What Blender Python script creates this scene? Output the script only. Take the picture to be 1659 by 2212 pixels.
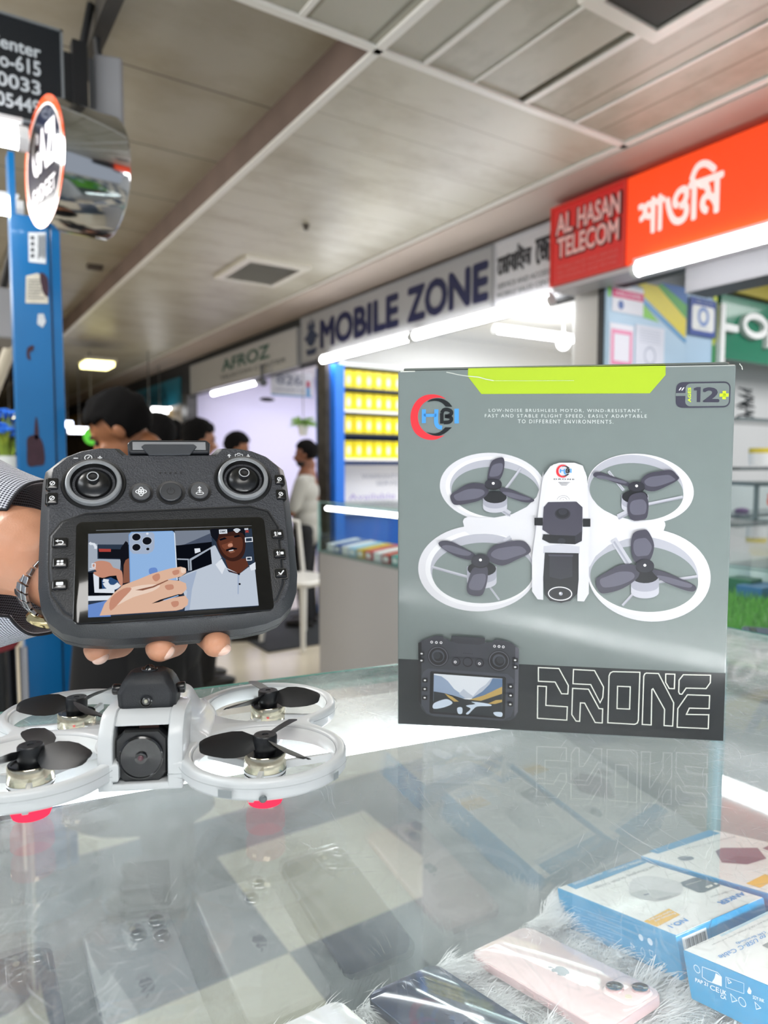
import bpy, bmesh, math, random
import numpy as np
from mathutils import Vector, Matrix, noise
random.seed(7)
for o in list(bpy.data.objects): bpy.data.objects.remove(o)
scene = bpy.context.scene
COL = scene.collection
PI = math.pi

# ------------------------------------------------------------------ camera
F, CX, CY = 1515.0, 829.5, 1106.0
PITCH = math.atan(101/1515.0); YAW = math.radians(33.4); CAMH = 1.25
cam = bpy.data.objects.new('camera', bpy.data.cameras.new('camera')); COL.objects.link(cam)
cam.location = (0, 0, CAMH); cam.rotation_euler = (PI/2-PITCH, 0, -YAW)
cam.data.sensor_fit = 'VERTICAL'; cam.data.sensor_height = 36; cam.data.lens = 36*F/2212
cam.data.clip_start = 0.02; cam.data.clip_end = 100
cam.data.dof.use_dof = True; cam.data.dof.focus_distance = 0.47; cam.data.dof.aperture_fstop = 7.0
scene.camera = cam
scene.view_settings.view_transform = 'Standard'; scene.view_settings.look = 'None'
scene.view_settings.gamma = 1; scene.view_settings.use_curve_mapping = False
scene.view_settings.exposure = 0.0

# ------------------------------------------------------------------ world and large lights
w = bpy.data.worlds.new('world'); scene.world = w; w.use_nodes = True
w.node_tree.nodes['Background'].inputs[0].default_value = (0.80, 0.88, 1.0, 1)
w.node_tree.nodes['Background'].inputs[1].default_value = 0.55
def area(name, loc, rot, sx, sy, power, color=(1, .98, .95)):
    l = bpy.data.lights.new(name, 'AREA'); l.shape = 'RECTANGLE'; l.size = sx; l.size_y = sy
    l.energy = power; l.color = color
    o = bpy.data.objects.new(name, l); COL.objects.link(o); o.location = loc; o.rotation_euler = rot
    return o
area('shop_light', (-0.3, -0.7, 2.45), (math.radians(25), 0, 0), 1.4, 0.7, 26)
area('shop_light', (-1.6, 0.9, 2.45), (0, math.radians(-30), 0), 0.6, 1.6, 20, (.9, .95, 1))
area('corridor_fill', (-0.75, 1.9, 2.45), (0, math.radians(-35), 0), 0.5, 1.4, 45)  # unseen fill light, added out of view to brighten the floor
area('corridor_fill', (-0.9, 5.0, 2.5), (0, math.radians(-20), 0), 0.5, 3.0, 60)
area('store_light', (4.2, 3.8, 2.36), (0, 0, 0), 1.6, 1.6, 55, (1, 1, 1))
area('store_light', (4.2, 7.0, 2.36), (0, 0, 0), 1.6, 1.6, 50, (.88, .88, 1))
area('store_light', (4.3, 0.9, 2.36), (0, 0, 0), 1.6, 1.6, 45, (1, 1, 1))

# ------------------------------------------------------------------ geometry of view -> points on real planes
_f = Vector((math.sin(YAW)*math.cos(PITCH), math.cos(YAW)*math.cos(PITCH), -math.sin(PITCH)))
_r = Vector((math.cos(YAW), -math.sin(YAW), 0)); _u = _r.cross(_f); C0 = Vector((0, 0, CAMH))
def ray(x, y): return _f + _r*((x-CX)/F) - _u*((y-CY)/F)
def onz(x, y, z): d = ray(x, y); return C0+d*((z-CAMH)/d.z)
def onx(x, y, X): d = ray(x, y); return C0+d*(X/d.x)
def ony(x, y, Y): d = ray(x, y); return C0+d*(Y/d.y)
def at(x, y, D): return C0+ray(x, y)*D
class Fr:
    """a real plane: origin, right, up"""
    def __init__(s, o, ux, uy):
        s.o = Vector(o); s.ux = Vector(ux).normalized(); s.uy = Vector(uy).normalized(); s.n = s.ux.cross(s.uy)
        s.M = Matrix(((s.ux.x, s.uy.x, s.n.x, s.o.x), (s.ux.y, s.uy.y, s.n.y, s.o.y), (s.ux.z, s.uy.z, s.n.z, s.o.z), (0, 0, 0, 1)))
    def loc(s, px, py, z=0.0):
        d = ray(px, py); t = ((s.o+s.n*z-C0).dot(s.n))/d.dot(s.n); P = C0+d*t-s.o
        return (P.dot(s.ux), P.dot(s.uy))
    def pt(s, a, b, c=0): return s.o+s.ux*a+s.uy*b+s.n*c

# ------------------------------------------------------------------ materials
def lin(c):
    if isinstance(c, str): c = [int(c[i:i+2], 16)/255 for i in (0, 2, 4)]
    return tuple(((v+.055)/1.055)**2.4 if v > .04045 else v/12.92 for v in c[:3])+(1,)
MC = {}
def P(hexc, rough=.5, metal=0., coat=0., var=.0, vscale=30, bump=0., bscale=400, emit=0., spec=.5, trans=0., sub=0., coatr=.05):
    key = (hexc, rough, metal, coat, var, vscale, bump, bscale, emit, spec, trans, sub, coatr)
    if key in MC: return MC[key]
    m = bpy.data.materials.new('surface_'+hexc); m.use_nodes = True; nt = m.node_tree; b = nt.nodes['Principled BSDF']
    col = lin(hexc); b.inputs['Base Color'].default_value = col
    b.inputs['Roughness'].default_value = rough; b.inputs['Metallic'].default_value = metal
    b.inputs['Coat Weight'].default_value = coat; b.inputs['Coat Roughness'].default_value = coatr
    b.inputs['Specular IOR Level'].default_value = spec
    if trans: b.inputs['Transmission Weight'].default_value = trans
    if sub: b.inputs['Subsurface Weight'].default_value = sub; b.inputs['Subsurface Radius'].default_value = (.01, .005, .003)
    if emit: b.inputs['Emission Color'].default_value = col; b.inputs['Emission Strength'].default_value = emit
    if var or bump:
        tc = nt.nodes.new('ShaderNodeTexCoord')
    if var:
        n = nt.nodes.new('ShaderNodeTexNoise'); n.inputs['Scale'].default_value = vscale; n.inputs['Detail'].default_value = 5
        nt.links.new(tc.outputs['Object'], n.inputs['Vector'])
        mx = nt.nodes.new('ShaderNodeMix'); mx.data_type = 'RGBA'
        mx.inputs[6].default_value = tuple(c*(1-var) for c in col[:3])+(1,); mx.inputs[7].default_value = tuple(min(1, c*(1+var)) for c in col[:3])+(1,)
        nt.links.new(n.outputs[0], mx.inputs[0]); nt.links.new(mx.outputs[2], b.inputs['Base Color'])
    if bump:
        n = nt.nodes.new('ShaderNodeTexNoise'); n.inputs['Scale'].default_value = bscale; n.inputs['Detail'].default_value = 3
        nt.links.new(tc.outputs['Object'], n.inputs['Vector'])
        bp = nt.nodes.new('ShaderNodeBump'); bp.inputs['Strength'].default_value = bump; bp.inputs['Distance'].default_value = .001
        nt.links.new(n.outputs[0], bp.inputs['Height']); nt.links.new(bp.outputs[0], b.inputs['Normal'])
    MC[key] = m; return m
def glow(hexc, s):
    key = ('e', hexc, s)
    if key in MC: return MC[key]
    m = bpy.data.materials.new('glow_'+hexc); m.use_nodes = True; nt = m.node_tree; nt.nodes.clear()
    e = nt.nodes.new('ShaderNodeEmission'); e.inputs[0].default_value = lin(hexc); e.inputs[1].default_value = s
    o = nt.nodes.new('ShaderNodeOutputMaterial'); nt.links.new(e.outputs[0], o.inputs[0]); MC[key] = m; return m
def nodes(m): return m.node_tree, m.node_tree.nodes, m.node_tree.links
def math_(nt, op, a, b=None, c=None):
    n = nt.nodes.new('ShaderNodeMath'); n.operation = op
    for i, v in enumerate((a, b, c)):
        if v is None: continue
        if isinstance(v, (int, float)): n.inputs[i].default_value = v
        else: nt.links.new(v, n.inputs[i])
    return n.outputs[0]
def glass_mat(name, tint, f0=.05, scratch=0., haze=0., mult=.95):
    m = bpy.data.materials.new(name); m.use_nodes = True; nt, N, L = nodes(m); N.clear()
    out = N.new('ShaderNodeOutputMaterial'); tr = N.new('ShaderNodeBsdfTransparent'); tr.inputs[0].default_value = lin(tint)
    gl = N.new('ShaderNodeBsdfGlossy'); gl.inputs['Roughness'].default_value = .008 if not scratch else .02
    lw = N.new('ShaderNodeLayerWeight'); lw.inputs[0].default_value = .5
    p5 = math_(nt, 'POWER', lw.outputs['Facing'], 5.0); fr = math_(nt, 'MULTIPLY_ADD', p5, mult-f0, f0)
    mx = N.new('ShaderNodeMixShader'); L.new(fr, mx.inputs[0]); L.new(tr.outputs[0], mx.inputs[1]); L.new(gl.outputs[0], mx.inputs[2])
    last = mx
    if scratch or haze:
        tc = N.new('ShaderNodeTexCoord'); tot = None
        for k, (ang, sx, sy, th) in enumerate([(.3, 28, 900, .73), (1.25, 20, 800, .735), (2.2, 30, 1100, .73), (-.5, 16, 600, .75), (.9, 45, 1300, .735), (1.8, 10, 520, .76)]):
            mp = N.new('ShaderNodeMapping'); mp.vector_type = 'TEXTURE' if False else 'POINT'
            mp.inputs['Rotation'].default_value = (0, 0, ang); mp.inputs['Scale'].default_value = (1, 1, 1); L.new(tc.outputs['Object'], mp.inputs[0])
            dn = N.new('ShaderNodeTexNoise'); dn.inputs['Scale'].default_value = 14; L.new(tc.outputs['Object'], dn.inputs['Vector'])
            va = N.new('ShaderNodeVectorMath'); va.operation = 'MULTIPLY_ADD'; L.new(dn.outputs['Color'], va.inputs[0]); va.inputs[1].default_value = (.02, .02, 0); L.new(mp.outputs[0], va.inputs[2])
            vm = N.new('ShaderNodeVectorMath'); vm.operation = 'MULTIPLY'; L.new(va.outputs[0], vm.inputs[0]); vm.inputs[1].default_value = (sx, sy, 1)
            no = N.new('ShaderNodeTexNoise'); no.inputs['Scale'].default_value = 1.5; no.inputs['Detail'].default_value = 1; L.new(vm.outputs[0], no.inputs['Vector'])
            r = N.new('ShaderNodeMapRange'); r.inputs[1].default_value = th; r.inputs[2].default_value = th+.03; L.new(no.outputs[0], r.inputs[0])
            tot = r.outputs[0] if tot is None else math_(nt, 'MAXIMUM', tot, r.outputs[0])
        cl = N.new('ShaderNodeTexNoise'); cl.inputs['Scale'].default_value = 9; cl.inputs['Detail'].default_value = 8; cl.inputs['Roughness'].default_value = .7; L.new(tc.outputs['Object'], cl.inputs['Vector'])
        cr = N.new('ShaderNodeMapRange'); cr.inputs[1].default_value = .35; cr.inputs[2].default_value = .75; cr.inputs[3].default_value = haze*.35; cr.inputs[4].default_value = haze*1.7; L.new(cl.outputs[0], cr.inputs[0])
        cs = math_(nt, 'MAXIMUM', math_(nt, 'SUBTRACT', 1.0, lw.outputs['Facing']), .18); hz_ = math_(nt, 'DIVIDE', cr.outputs[0], math_(nt, 'MULTIPLY', cs, cs))
        msk = N.new('ShaderNodeTexNoise'); msk.inputs['Scale'].default_value = 5; L.new(tc.outputs['Object'], msk.inputs['Vector']); mr = N.new('ShaderNodeMapRange'); mr.inputs[1].default_value = .42; mr.inputs[2].default_value = .62; mr.inputs[3].default_value = .35; L.new(msk.outputs[0], mr.inputs[0])
        fac = math_(nt, 'MINIMUM', math_(nt, 'MULTIPLY_ADD', math_(nt, 'MULTIPLY', tot, mr.outputs[0]), math_(nt, 'DIVIDE', scratch, cs), hz_), .85)
        df = N.new('ShaderNodeBsdfDiffuse'); df.inputs[0].default_value = (.9, .93, .95, 1)
        tl = N.new('ShaderNodeBsdfTranslucent'); tl.inputs[0].default_value = (.9, .93, .95, 1)
        ad = N.new('ShaderNodeMixShader'); ad.inputs[0].default_value = .45; L.new(df.outputs[0], ad.inputs[1]); L.new(tl.outputs[0], ad.inputs[2])
        m2 = N.new('ShaderNodeMixShader'); L.new(fac, m2.inputs[0]); L.new(mx.outputs[0], m2.inputs[1]); L.new(ad.outputs[0], m2.inputs[2]); last = m2
    L.new(last.outputs[0], out.inputs[0]); return m
G_TOP = glass_mat('scratched_counter_glass', 'FDFEFE', .040, .16, .025)
G_PANE = glass_mat('counter_pane_glass', 'EEF5F3', .17)
G_CLEAR = glass_mat('case_glass', 'F5FBFA', .045)
G_EDGE = P('3F8F83', .15, coat=.6)
WHITE = P('F2F2F0', .45); BLACK = P('0B0D10', .4); NAVY = P('0A1444', .5)

# ------------------------------------------------------------------ mesh builder
class MB:
    def __init__(s): s.v = []; s.f = []; s.m = []; s.mi = 0
    def add(s, vs, fs, mi=None):
        b = len(s.v); s.v += [tuple(v) for v in vs]; s.f += [tuple(i+b for i in f) for f in fs]
        s.m += [s.mi if mi is None else mi]*len(fs); return s
    def box(s, x0, x1, y0, y1, z0, z1, mi=None):
        return s.add([(x0,y0,z0),(x1,y0,z0),(x1,y1,z0),(x0,y1,z0),(x0,y0,z1),(x1,y0,z1),(x1,y1,z1),(x0,y1,z1)],
              [(0,3,2,1),(4,5,6,7),(0,1,5,4),(1,2,6,5),(2,3,7,6),(3,0,4,7)], mi)
    def prism(s, pts, z0, z1, mi=None, cap=True):
        n = len(pts)
        vs = [(x, y, z0) for x, y in pts]+[(x, y, z1) for x, y in pts]
        fs = [(i, (i+1) % n, n+(i+1) % n, n+i) for i in range(n)]
        if cap: fs += [tuple(range(n-1, -1, -1)), tuple(range(n, 2*n))]
        return s.add(vs, fs, mi)
    def flat(s, pts, z, mi=None): return s.add([(x, y, z) for x, y in pts], [tuple(range(len(pts)))], mi)
    def loft(s, rings, mi=None, cap=True, closed=True):
        n = len(rings[0]); vs = [p for r in rings for p in r]; fs = []
        for k in range(len(rings)-1):
            for i in range(n if closed else n-1):
                j = (i+1) % n; fs.append((k*n+i, k*n+j, (k+1)*n+j, (k+1)*n+i))
        if cap: fs += [tuple(range(n-1, -1, -1)), tuple(range((len(rings)-1)*n, len(rings)*n))]
        return s.add(vs, fs, mi)
    def lathe(s, prof, c=(0, 0, 0), n=32, mi=None, axis='z', cap=False):
        rings = []
        for r, z in prof:
            ring = []
            for k in range(n):
                a = 2*PI*k/n; x, y = r*math.cos(a), r*math.sin(a)
                q = {'z': (x, y, z), 'y': (x, -z, y), 'x': (z, x, y)}[axis]
                ring.append((q[0]+c[0], q[1]+c[1], q[2]+c[2]))
            rings.append(ring)
        return s.loft(rings, mi, cap=cap)
    def tube(s, pts, r, n=10, mi=None, cap=True):
        pts = [Vector(p) for p in pts]; rs = r if isinstance(r, (list, tuple)) else [r]*len(pts); rings = []
        for i, p in enumerate(pts):
            d = (pts[min(i+1, len(pts)-1)]-pts[max(i-1, 0)]).normalized()
            a = d.orthogonal().normalized() if i == 0 else (a-d*a.dot(d)).normalized()
            b = d.cross(a)
            rings.append([tuple(p+(a*math.cos(2*PI*k/n)+b*math.sin(2*PI*k/n))*rs[i]) for k in range(n)])
        return s.loft(rings, mi, cap)
    def ell(s, c, r, R=None, nu=20, nv=14, mi=None):
        c = Vector(c); rings = []
        for j in range(nv+1):
            t = -PI/2+PI*j/nv; t = max(-1.54, min(1.54, t))
            ring = []
            for k in range(nu):
                a = 2*PI*k/nu; p = Vector((r[0]*math.cos(t)*math.cos(a), r[1]*math.cos(t)*math.sin(a), r[2]*math.sin(t)))
                if R is not None: p = R@p
                ring.append(tuple(p+c))
            rings.append(ring)
        return s.loft(rings, mi)
    def caps(s, p0, p1, r0, r1, n=14):
        """tapered capsule"""
        p0 = Vector(p0); p1 = Vector(p1); d = (p1-p0); L = d.length; d = d/L if L > 1e-6 else Vector((0, 0, 1)); a = d.orthogonal().normalized(); b = d.cross(a); rings = []
        for t in (-1.5, -1.1, -.6, 0): rings.append((p0+d*r0*math.sin(t), r0*math.cos(t)))
        for t in (0, .6, 1.1, 1.5): rings.append((p1+d*r1*math.sin(t), r1*math.cos(t)))
        return s.loft([[tuple(c+(a*math.cos(2*PI*k/n)+b*math.sin(2*PI*k/n))*r) for k in range(n)] for c, r in rings])
    def chain(s, pts, rs):
        for i in range(len(pts)-1): s.caps(pts[i], pts[i+1], rs[i], rs[i+1])
        return s
    def mesh(s, name, mats, smooth=None):
        me = bpy.data.meshes.new(name); me.from_pydata(s.v, [], s.f)
        for m in (mats if isinstance(mats, (list, tuple)) else [mats]): me.materials.append(m)
        me.polygons.foreach_set('material_index', s.m)
        if smooth is not None:
            me.polygons.foreach_set('use_smooth', [True]*len(me.polygons)); me.update()
            bm = bmesh.new(); bm.from_mesh(me); bmesh.ops.recalc_face_normals(bm, faces=bm.faces); th = math.radians(smooth)
            for e in bm.edges:
                if len(e.link_faces) == 2 and e.calc_face_angle(0) > th: e.smooth = False
            bm.to_mesh(me); bm.free()
        return me
    def build(s, name, mats, parent=None, M=None, smooth=None, bevel=0., kind=None, seg=2):
        o = bpy.data.objects.new(name, s.mesh(name, mats, smooth)); COL.objects.link(o)
        if parent is not None: o.parent = parent
        if M is not None: o.matrix_local = M
        if bevel:
            b = o.modifiers.new('bevel', 'BEVEL'); b.width = bevel; b.segments = seg; b.limit_method = 'ANGLE'; b.angle_limit = math.radians(40)
        if kind: o['kind'] = kind
        return o
def tag(o, label=None, cat=None, group=None, kind=None):
    if label: o['label'] = label
    if cat: o['category'] = cat
    if group: o['group'] = group
    if kind: o['kind'] = kind
    return o
def thing(name, label, cat, M=None, loc=None, rotz=0., group=None):
    o = bpy.data.objects.new(name, None); COL.objects.link(o); o.empty_display_size = .05
    o.matrix_world = M if M is not None else Matrix.Translation(Vector(loc))@Matrix.Rotation(rotz, 4, 'Z')
    return tag(o, label, cat, group)
def dup(root, M=None, label=None, group=None):
    r = root.copy(); COL.objects.link(r)
    if M is not None: r.matrix_world = M
    if label: r['label'] = label
    if group: r['group'] = group
    def rec(a, b):
        for ch in [o for o in a.children]:
            c = ch.copy(); COL.objects.link(c); c.parent = b; rec(ch, c)
    rec(root, r); return r
def bake(o):
    dg = bpy.context.evaluated_depsgraph_get(); dg.update()
    me = bpy.data.meshes.new_from_object(o.evaluated_get(dg)); o.modifiers.clear(); old = o.data; o.data = me; return o
def blob(mb, name, mat, parent, vox, smooth_it=4, M=None):
    o = mb.build(name, mat, parent, M)
    r = o.modifiers.new('r', 'REMESH'); r.mode = 'VOXEL'; r.voxel_size = vox; r.use_smooth_shade = True
    if smooth_it: q = o.modifiers.new('s', 'SMOOTH'); q.iterations = smooth_it; q.factor = .5
    bake(o); return o
def crom(pts, k=8, closed=True):
    n = len(pts); out = []
    rng = range(n) if closed else range(n-1)
    for i in rng:
        g = (lambda j: pts[j % n]) if closed else (lambda j: pts[max(0, min(n-1, j))])
        p0, p1, p2, p3 = g(i-1), g(i), g(i+1), g(i+2)
        for q in range(k):
            t = q/k
            out.append(tuple(.5*((2*p1[a])+(-p0[a]+p2[a])*t+(2*p0[a]-5*p1[a]+4*p2[a]-p3[a])*t*t+(-p0[a]+3*p1[a]-3*p2[a]+p3[a])*t**3) for a in range(len(p1))))
    if not closed: out.append(tuple(pts[-1]))
    return out
def rrect(x0, x1, y0, y1, r, k=5):
    out = []
    for cx, cy, a0 in ((x1-r, y0+r, -PI/2), (x1-r, y1-r, 0), (x0+r, y1-r, PI/2), (x0+r, y0+r, PI)):
        for i in range(k+1): a = a0+PI/2*i/k; out.append((cx+r*math.cos(a), cy+r*math.sin(a)))
    return out
def circ(cx, cy, r, n=28, ry=None): return [(cx+r*math.cos(2*PI*i/n), cy+(ry or r)*math.sin(2*PI*i/n)) for i in range(n)]
def inset(pts, d):
    n = len(pts); out = []
    for i in range(n):
        a = Vector(pts[i-1]); b = Vector(pts[i]); c = Vector(pts[(i+1) % n])
        e1 = (b-a).normalized(); e2 = (c-b).normalized(); n1 = Vector((-e1.y, e1.x)); n2 = Vector((-e2.y, e2.x)); m = (n1+n2)
        m = m.normalized() if m.length > 1e-6 else n1; k = max(.5, m.dot(n1)); out.append(tuple(b+m*(d/k)))
    return out
def stroke(mb, pts, w, z, closed=True, mi=None, dz=0.0):
    n = len(pts); a = inset(pts, w/2) if closed else None
    if closed:
        b = inset(pts, -w/2); vs = [(x, y, z) for x, y in a]+[(x, y, z) for x, y in b]
        mb.add(vs, [(i, n+i, n+(i+1) % n, (i+1) % n) for i in range(n)], mi)
    else:
        vs = []
        for i, p in enumerate(pts):
            d = (Vector(pts[min(i+1, n-1)])-Vector(pts[max(i-1, 0)])).normalized(); q = Vector((-d.y, d.x))*w/2
            vs += [(p[0]+q.x, p[1]+q.y, z), (p[0]-q.x, p[1]-q.y, z)]
        mb.add(vs, [(2*i, 2*i+1, 2*i+3, 2*i+2) for i in range(n-1)], mi)
def textmesh(body, bold=0., space=1.):
    c = bpy.data.curves.new('t', 'FONT'); c.body = body; c.size = 1; c.offset = bold; c.space_character = space; c.resolution_u = 3
    o = bpy.data.objects.new('t', c); COL.objects.link(o)
    dg = bpy.context.evaluated_depsgraph_get(); dg.update()
    me = bpy.data.meshes.new_from_object(o.evaluated_get(dg))
    vs = [(v.co.x, v.co.y, 0.) for v in me.vertices]; fs = [tuple(p.vertices) for p in me.polygons]
    bpy.data.objects.remove(o); bpy.data.meshes.remove(me); return vs, fs
def text(mb, body, x0, x1, y0, y1, z, bold=0., space=1., mi=None, depth=0., rot=0, quad=None):
    """lettering fitted into the rectangle, or into a quad of four corners (BL,BR,TR,TL)"""
    vs, fs = textmesh(body, 0., space)
    if not vs: return
    if bold >= .015:
        q_ = bold*.75; base = vs; bf = fs; vs = []; fs = []
        for i_, (dx_, dy_) in enumerate(((0, 0), (q_, 0), (-q_, 0), (0, q_), (0, -q_), (q_*.7, q_*.7), (-q_*.7, -q_*.7), (q_*.7, -q_*.7), (-q_*.7, q_*.7))):
            n_ = len(vs); vs += [(v[0]+dx_, v[1]+dy_, i_*3e-6) for v in base]; fs += [tuple(k_+n_ for k_ in f) for f in bf]
    ax = min(v[0] for v in vs); bx = max(v[0] for v in vs); ay = min(v[1] for v in vs); by = max(v[1] for v in vs)
    out = []
    for v in vs:
        s = (v[0]-ax)/max(bx-ax, 1e-6); t = (v[1]-ay)/max(by-ay, 1e-6)
        if rot == 180: s, t = 1-s, 1-t
        if quad:
            q = [Vector(p[:2]) for p in quad]; p = (q[0]*(1-s)+q[1]*s)*(1-t)+(q[3]*(1-s)+q[2]*s)*t; out.append((p.x, p.y, z+v[2]))
        else: out.append((x0+(x1-x0)*s, y0+(y1-y0)*t, z+v[2]))
    mb.add(out, fs, mi)
def fat(mb, body, x0, x1, y0, y1, z, d, **k):
    for i, (dx, dy) in enumerate(((0, 0), (d, 0), (-d, 0), (0, d), (0, -d), (d*.7, d*.7), (-d*.7, -d*.7), (d*.7, -d*.7), (-d*.7, d*.7))): text(mb, body, x0+dx, x1+dx, y0+dy, y1+dy, z+.0001*i, **k)
def T(x, y, z): return Matrix.Translation((x, y, z))

# ================================================================== the setting
def plank_mat(name, hexc, axis, width, off, line=.035, dark=.55, tile2=None, stain=.25):
    m = bpy.data.materials.new(name); m.use_nodes = True; nt, N, L = nodes(m); b = N['Principled BSDF']; b.inputs['Roughness'].default_value = .38
    tc = N.new('ShaderNodeTexCoord'); sp = N.new('ShaderNodeSeparateXYZ'); L.new(tc.outputs['Object'], sp.inputs[0])
    def ln(ax, wd, of, th):
        v = math_(nt, 'MULTIPLY_ADD', sp.outputs[ax], 1/wd, -of/wd); fr = math_(nt, 'FRACT', v)
        d = math_(nt, 'ABSOLUTE', math_(nt, 'SUBTRACT', fr, .5)); return math_(nt, 'GREATER_THAN', d, .5-th)
    l = ln(axis, width, off, line)
    if tile2: l = math_(nt, 'MAXIMUM', l, ln(tile2[0], tile2[1], tile2[2], line))
    n = N.new('ShaderNodeTexNoise'); n.inputs['Scale'].default_value = 2.2; n.inputs['Detail'].default_value = 8; n.inputs['Roughness'].default_value = .65
    mp = N.new('ShaderNodeMapping'); mp.inputs['Scale'].default_value = (1, 1.6, 1) if axis == 1 else (1.6, 1, 1); L.new(tc.outputs['Object'], mp.inputs[0]); L.new(mp.outputs[0], n.inputs['Vector'])
    c = lin(hexc)
    cr = N.new('ShaderNodeMix'); cr.data_type = 'RGBA'; cr.inputs[6].default_value = (c[0]*(1-stain)*.95, c[1]*(1-stain)*.9, c[2]*(1-stain)*.8, 1); cr.inputs[7].default_value = c
    r = N.new('ShaderNodeMapRange'); r.inputs[1].default_value = .3; r.inputs[2].default_value = .55; L.new(n.outputs[0], r.inputs[0]); L.new(r.outputs[0], cr.inputs[0])
    m2 = N.new('ShaderNodeMix'); m2.data_type = 'RGBA'; m2.inputs[7].default_value = (c[0]*dark, c[1]*dark*.95, c[2]*dark*.85, 1); L.new(cr.outputs[2], m2.inputs[6])
    L.new(l, m2.inputs[0]); L.new(m2.outputs[2], b.inputs['Base Color'])
    bp = N.new('ShaderNodeBump'); bp.inputs['Distance'].default_value = .004; bp.inputs['Strength'].default_value = .6; inv = math_(nt, 'SUBTRACT', 1.0, l); L.new(inv, bp.inputs['Height']); L.new(bp.outputs[0], b.inputs['Normal'])
    return m
M_PL_FAR = plank_mat('ceiling_planks_across', 'BFBBAC', 1, .21, 2.56, .012, .6)
M_PL_NEAR = plank_mat('ceiling_planks_along', 'B0AD9F', 0, .21, 1.40, .03, .6, stain=.35)
M_TILE = plank_mat('ceiling_tiles', 'ADA799', 1, .6, 2.668, .008, .3, tile2=(0, .7, .527), stain=.15)
M_FLOOR = P('CFC6B2', .25, var=.06, vscale=2); M_FDARK = P('3F4C5C', .2, var=.2, vscale=3)
m = MB(); m.box(-3, 9, -2, 22, -.05, 0, 0)
m.box(-3, 9, 2.10, 2.35, 0, .001, 1)
for i in range(-6, 16):
    for j in range(-6, 1):
        if (i+j) % 2 == 1 or (i == 0 and j == 0): pass
        if (i+j) % 2 == 0: m.box(.195+.55*i, .745+.55*i, 1.573+.53*j, 2.103+.53*j, 0, .001, 1)
m.build('floor', [M_FLOOR, M_FDARK], kind='structure')
CZ = 2.54
# far planked ceiling, near planked ceiling, raised tile ceiling
MB().box(1.23, 9, 1.90, 22, CZ, CZ+.03).build('ceiling', M_PL_FAR, kind='structure')
m = MB(); m.box(-3, 1.805, -2, 1.90, CZ, CZ+.03); m.box(1.835, 9, -2, 1.90, CZ, CZ+.03); m.box(1.805, 1.835, -2, 1.385, CZ, CZ+.03)
m.build('ceiling', M_PL_NEAR, kind='structure')
MB().box(-3, 9, -2, 22, CZ+.5, CZ+.55).build('ceiling', BLACK, kind='structure')
MB().box(-3, 1.22, 1.90, 22, 2.67, 2.70).build('ceiling', M_TILE, kind='structure')
M_FASC = P('6E5D54', .6, var=.45, vscale=3.5)
MB().box(1.218, 1.232, 1.93, 22, CZ, 2.70).build('trim_1', M_FASC, kind='structure')
MB().box(-3, 1.22, 1.905, 1.915, CZ, 2.70).build('trim_2', P('5A5550', .6, var=.3), kind='structure')
M_TB = P('E4E2DC', .35)
def tbar(n, x0, x1, y0, y1, h=.012): MB().box(x0, x1, y0, y1, CZ-h, CZ).build('trim_%d' % n, M_TB, kind='structure', bevel=.002)
tbar(3, 1.215, 1.245, -1, 22); tbar(4, .4, 2.42, 1.885, 1.915); tbar(5, 2.39, 2.42, -1, 22)
tbar(6, 1.39, 1.41, -1, 1.89, .006); tbar(7, 1.835, 1.86, -1, 1.89, .006); tbar(8, .95, .97, -1, 1.89, .006); tbar(12, 2.10, 2.115, -1, 1.89, .006); tbar(13, 1.60, 1.61, -1, 1.89, .006)
MB().box(.50, .545, 1.93, 2.72, 2.60, 2.67).build('trim_9', P('3A3835', .5, var=.3), kind='structure')
MB().box(2.42, 2.80, -1, 22, CZ-.02, CZ-.012).build('trim_10', P('BDAFA5', .6, var=.12, vscale=2), kind='structure')
# storefront header wall, partitions and store shells on the right
M_WALL = P('E9E9E8', .5, var=.03); M_GREY = P('A9ABAC', .5, var=.05)
m = MB(); m.box(2.78, 2.86, -1, 22, 2.10, CZ); m.build('wall_header', P('2B2D30', .6), kind='structure')
MB().box(6.0, 6.1, -1, 22, 0, CZ).build('wall_right', M_WALL, kind='structure')
MB().box(2.86, 6.0, 2.55, 5.25, 2.44, 2.47).build('ceiling', M_WALL, kind='structure')
MB().box(2.86, 6.0, -1, 2.45, 2.44, 2.47).build('ceiling', M_GREY, kind='structure')
MB().box(2.86, 6.0, 5.35, 8.6, 2.44, 2.47).build('ceiling', M_WALL, kind='structure')
MB().box(2.86, 6.0, 5.25, 5.33, 0, 2.47).build('wall_partition', M_WALL, kind='structure')
MB().box(2.86, 6.0, 8.6, 8.7, 0, 2.47).build('wall_partition', P('DAD8F2', .5, var=.03), kind='structure')
MB().box(2.86, 6.0, 2.45, 2.55, 0, 2.47).build('wall_partition', P('D5D6D6', .5), kind='structure')
MB().box(-3, 9, 22, 22.1, 0, 3).build('wall_back', P('B7A58A', .6, var=.4, vscale=1.2), kind='structure')
# far storefront blocks at the corridor end
for k, (y0, y1, hx) in enumerate([(8.9, 11.5, 'A58B5E'), (11.7, 15, 'C9B691'), (15.2, 21, '8C7A63')]):
    MB().box(3.0, 3.4, y0, y1, 0, 2.1).build('wall_storefront', P(hx, .5, var=.6, vscale=2.5), kind='structure')
MB().box(-1.6, -1.4, 3.0, 22, 0, CZ).build('wall_left', P('9C8C6C', .6, var=.5, vscale=2), kind='structure')

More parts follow.
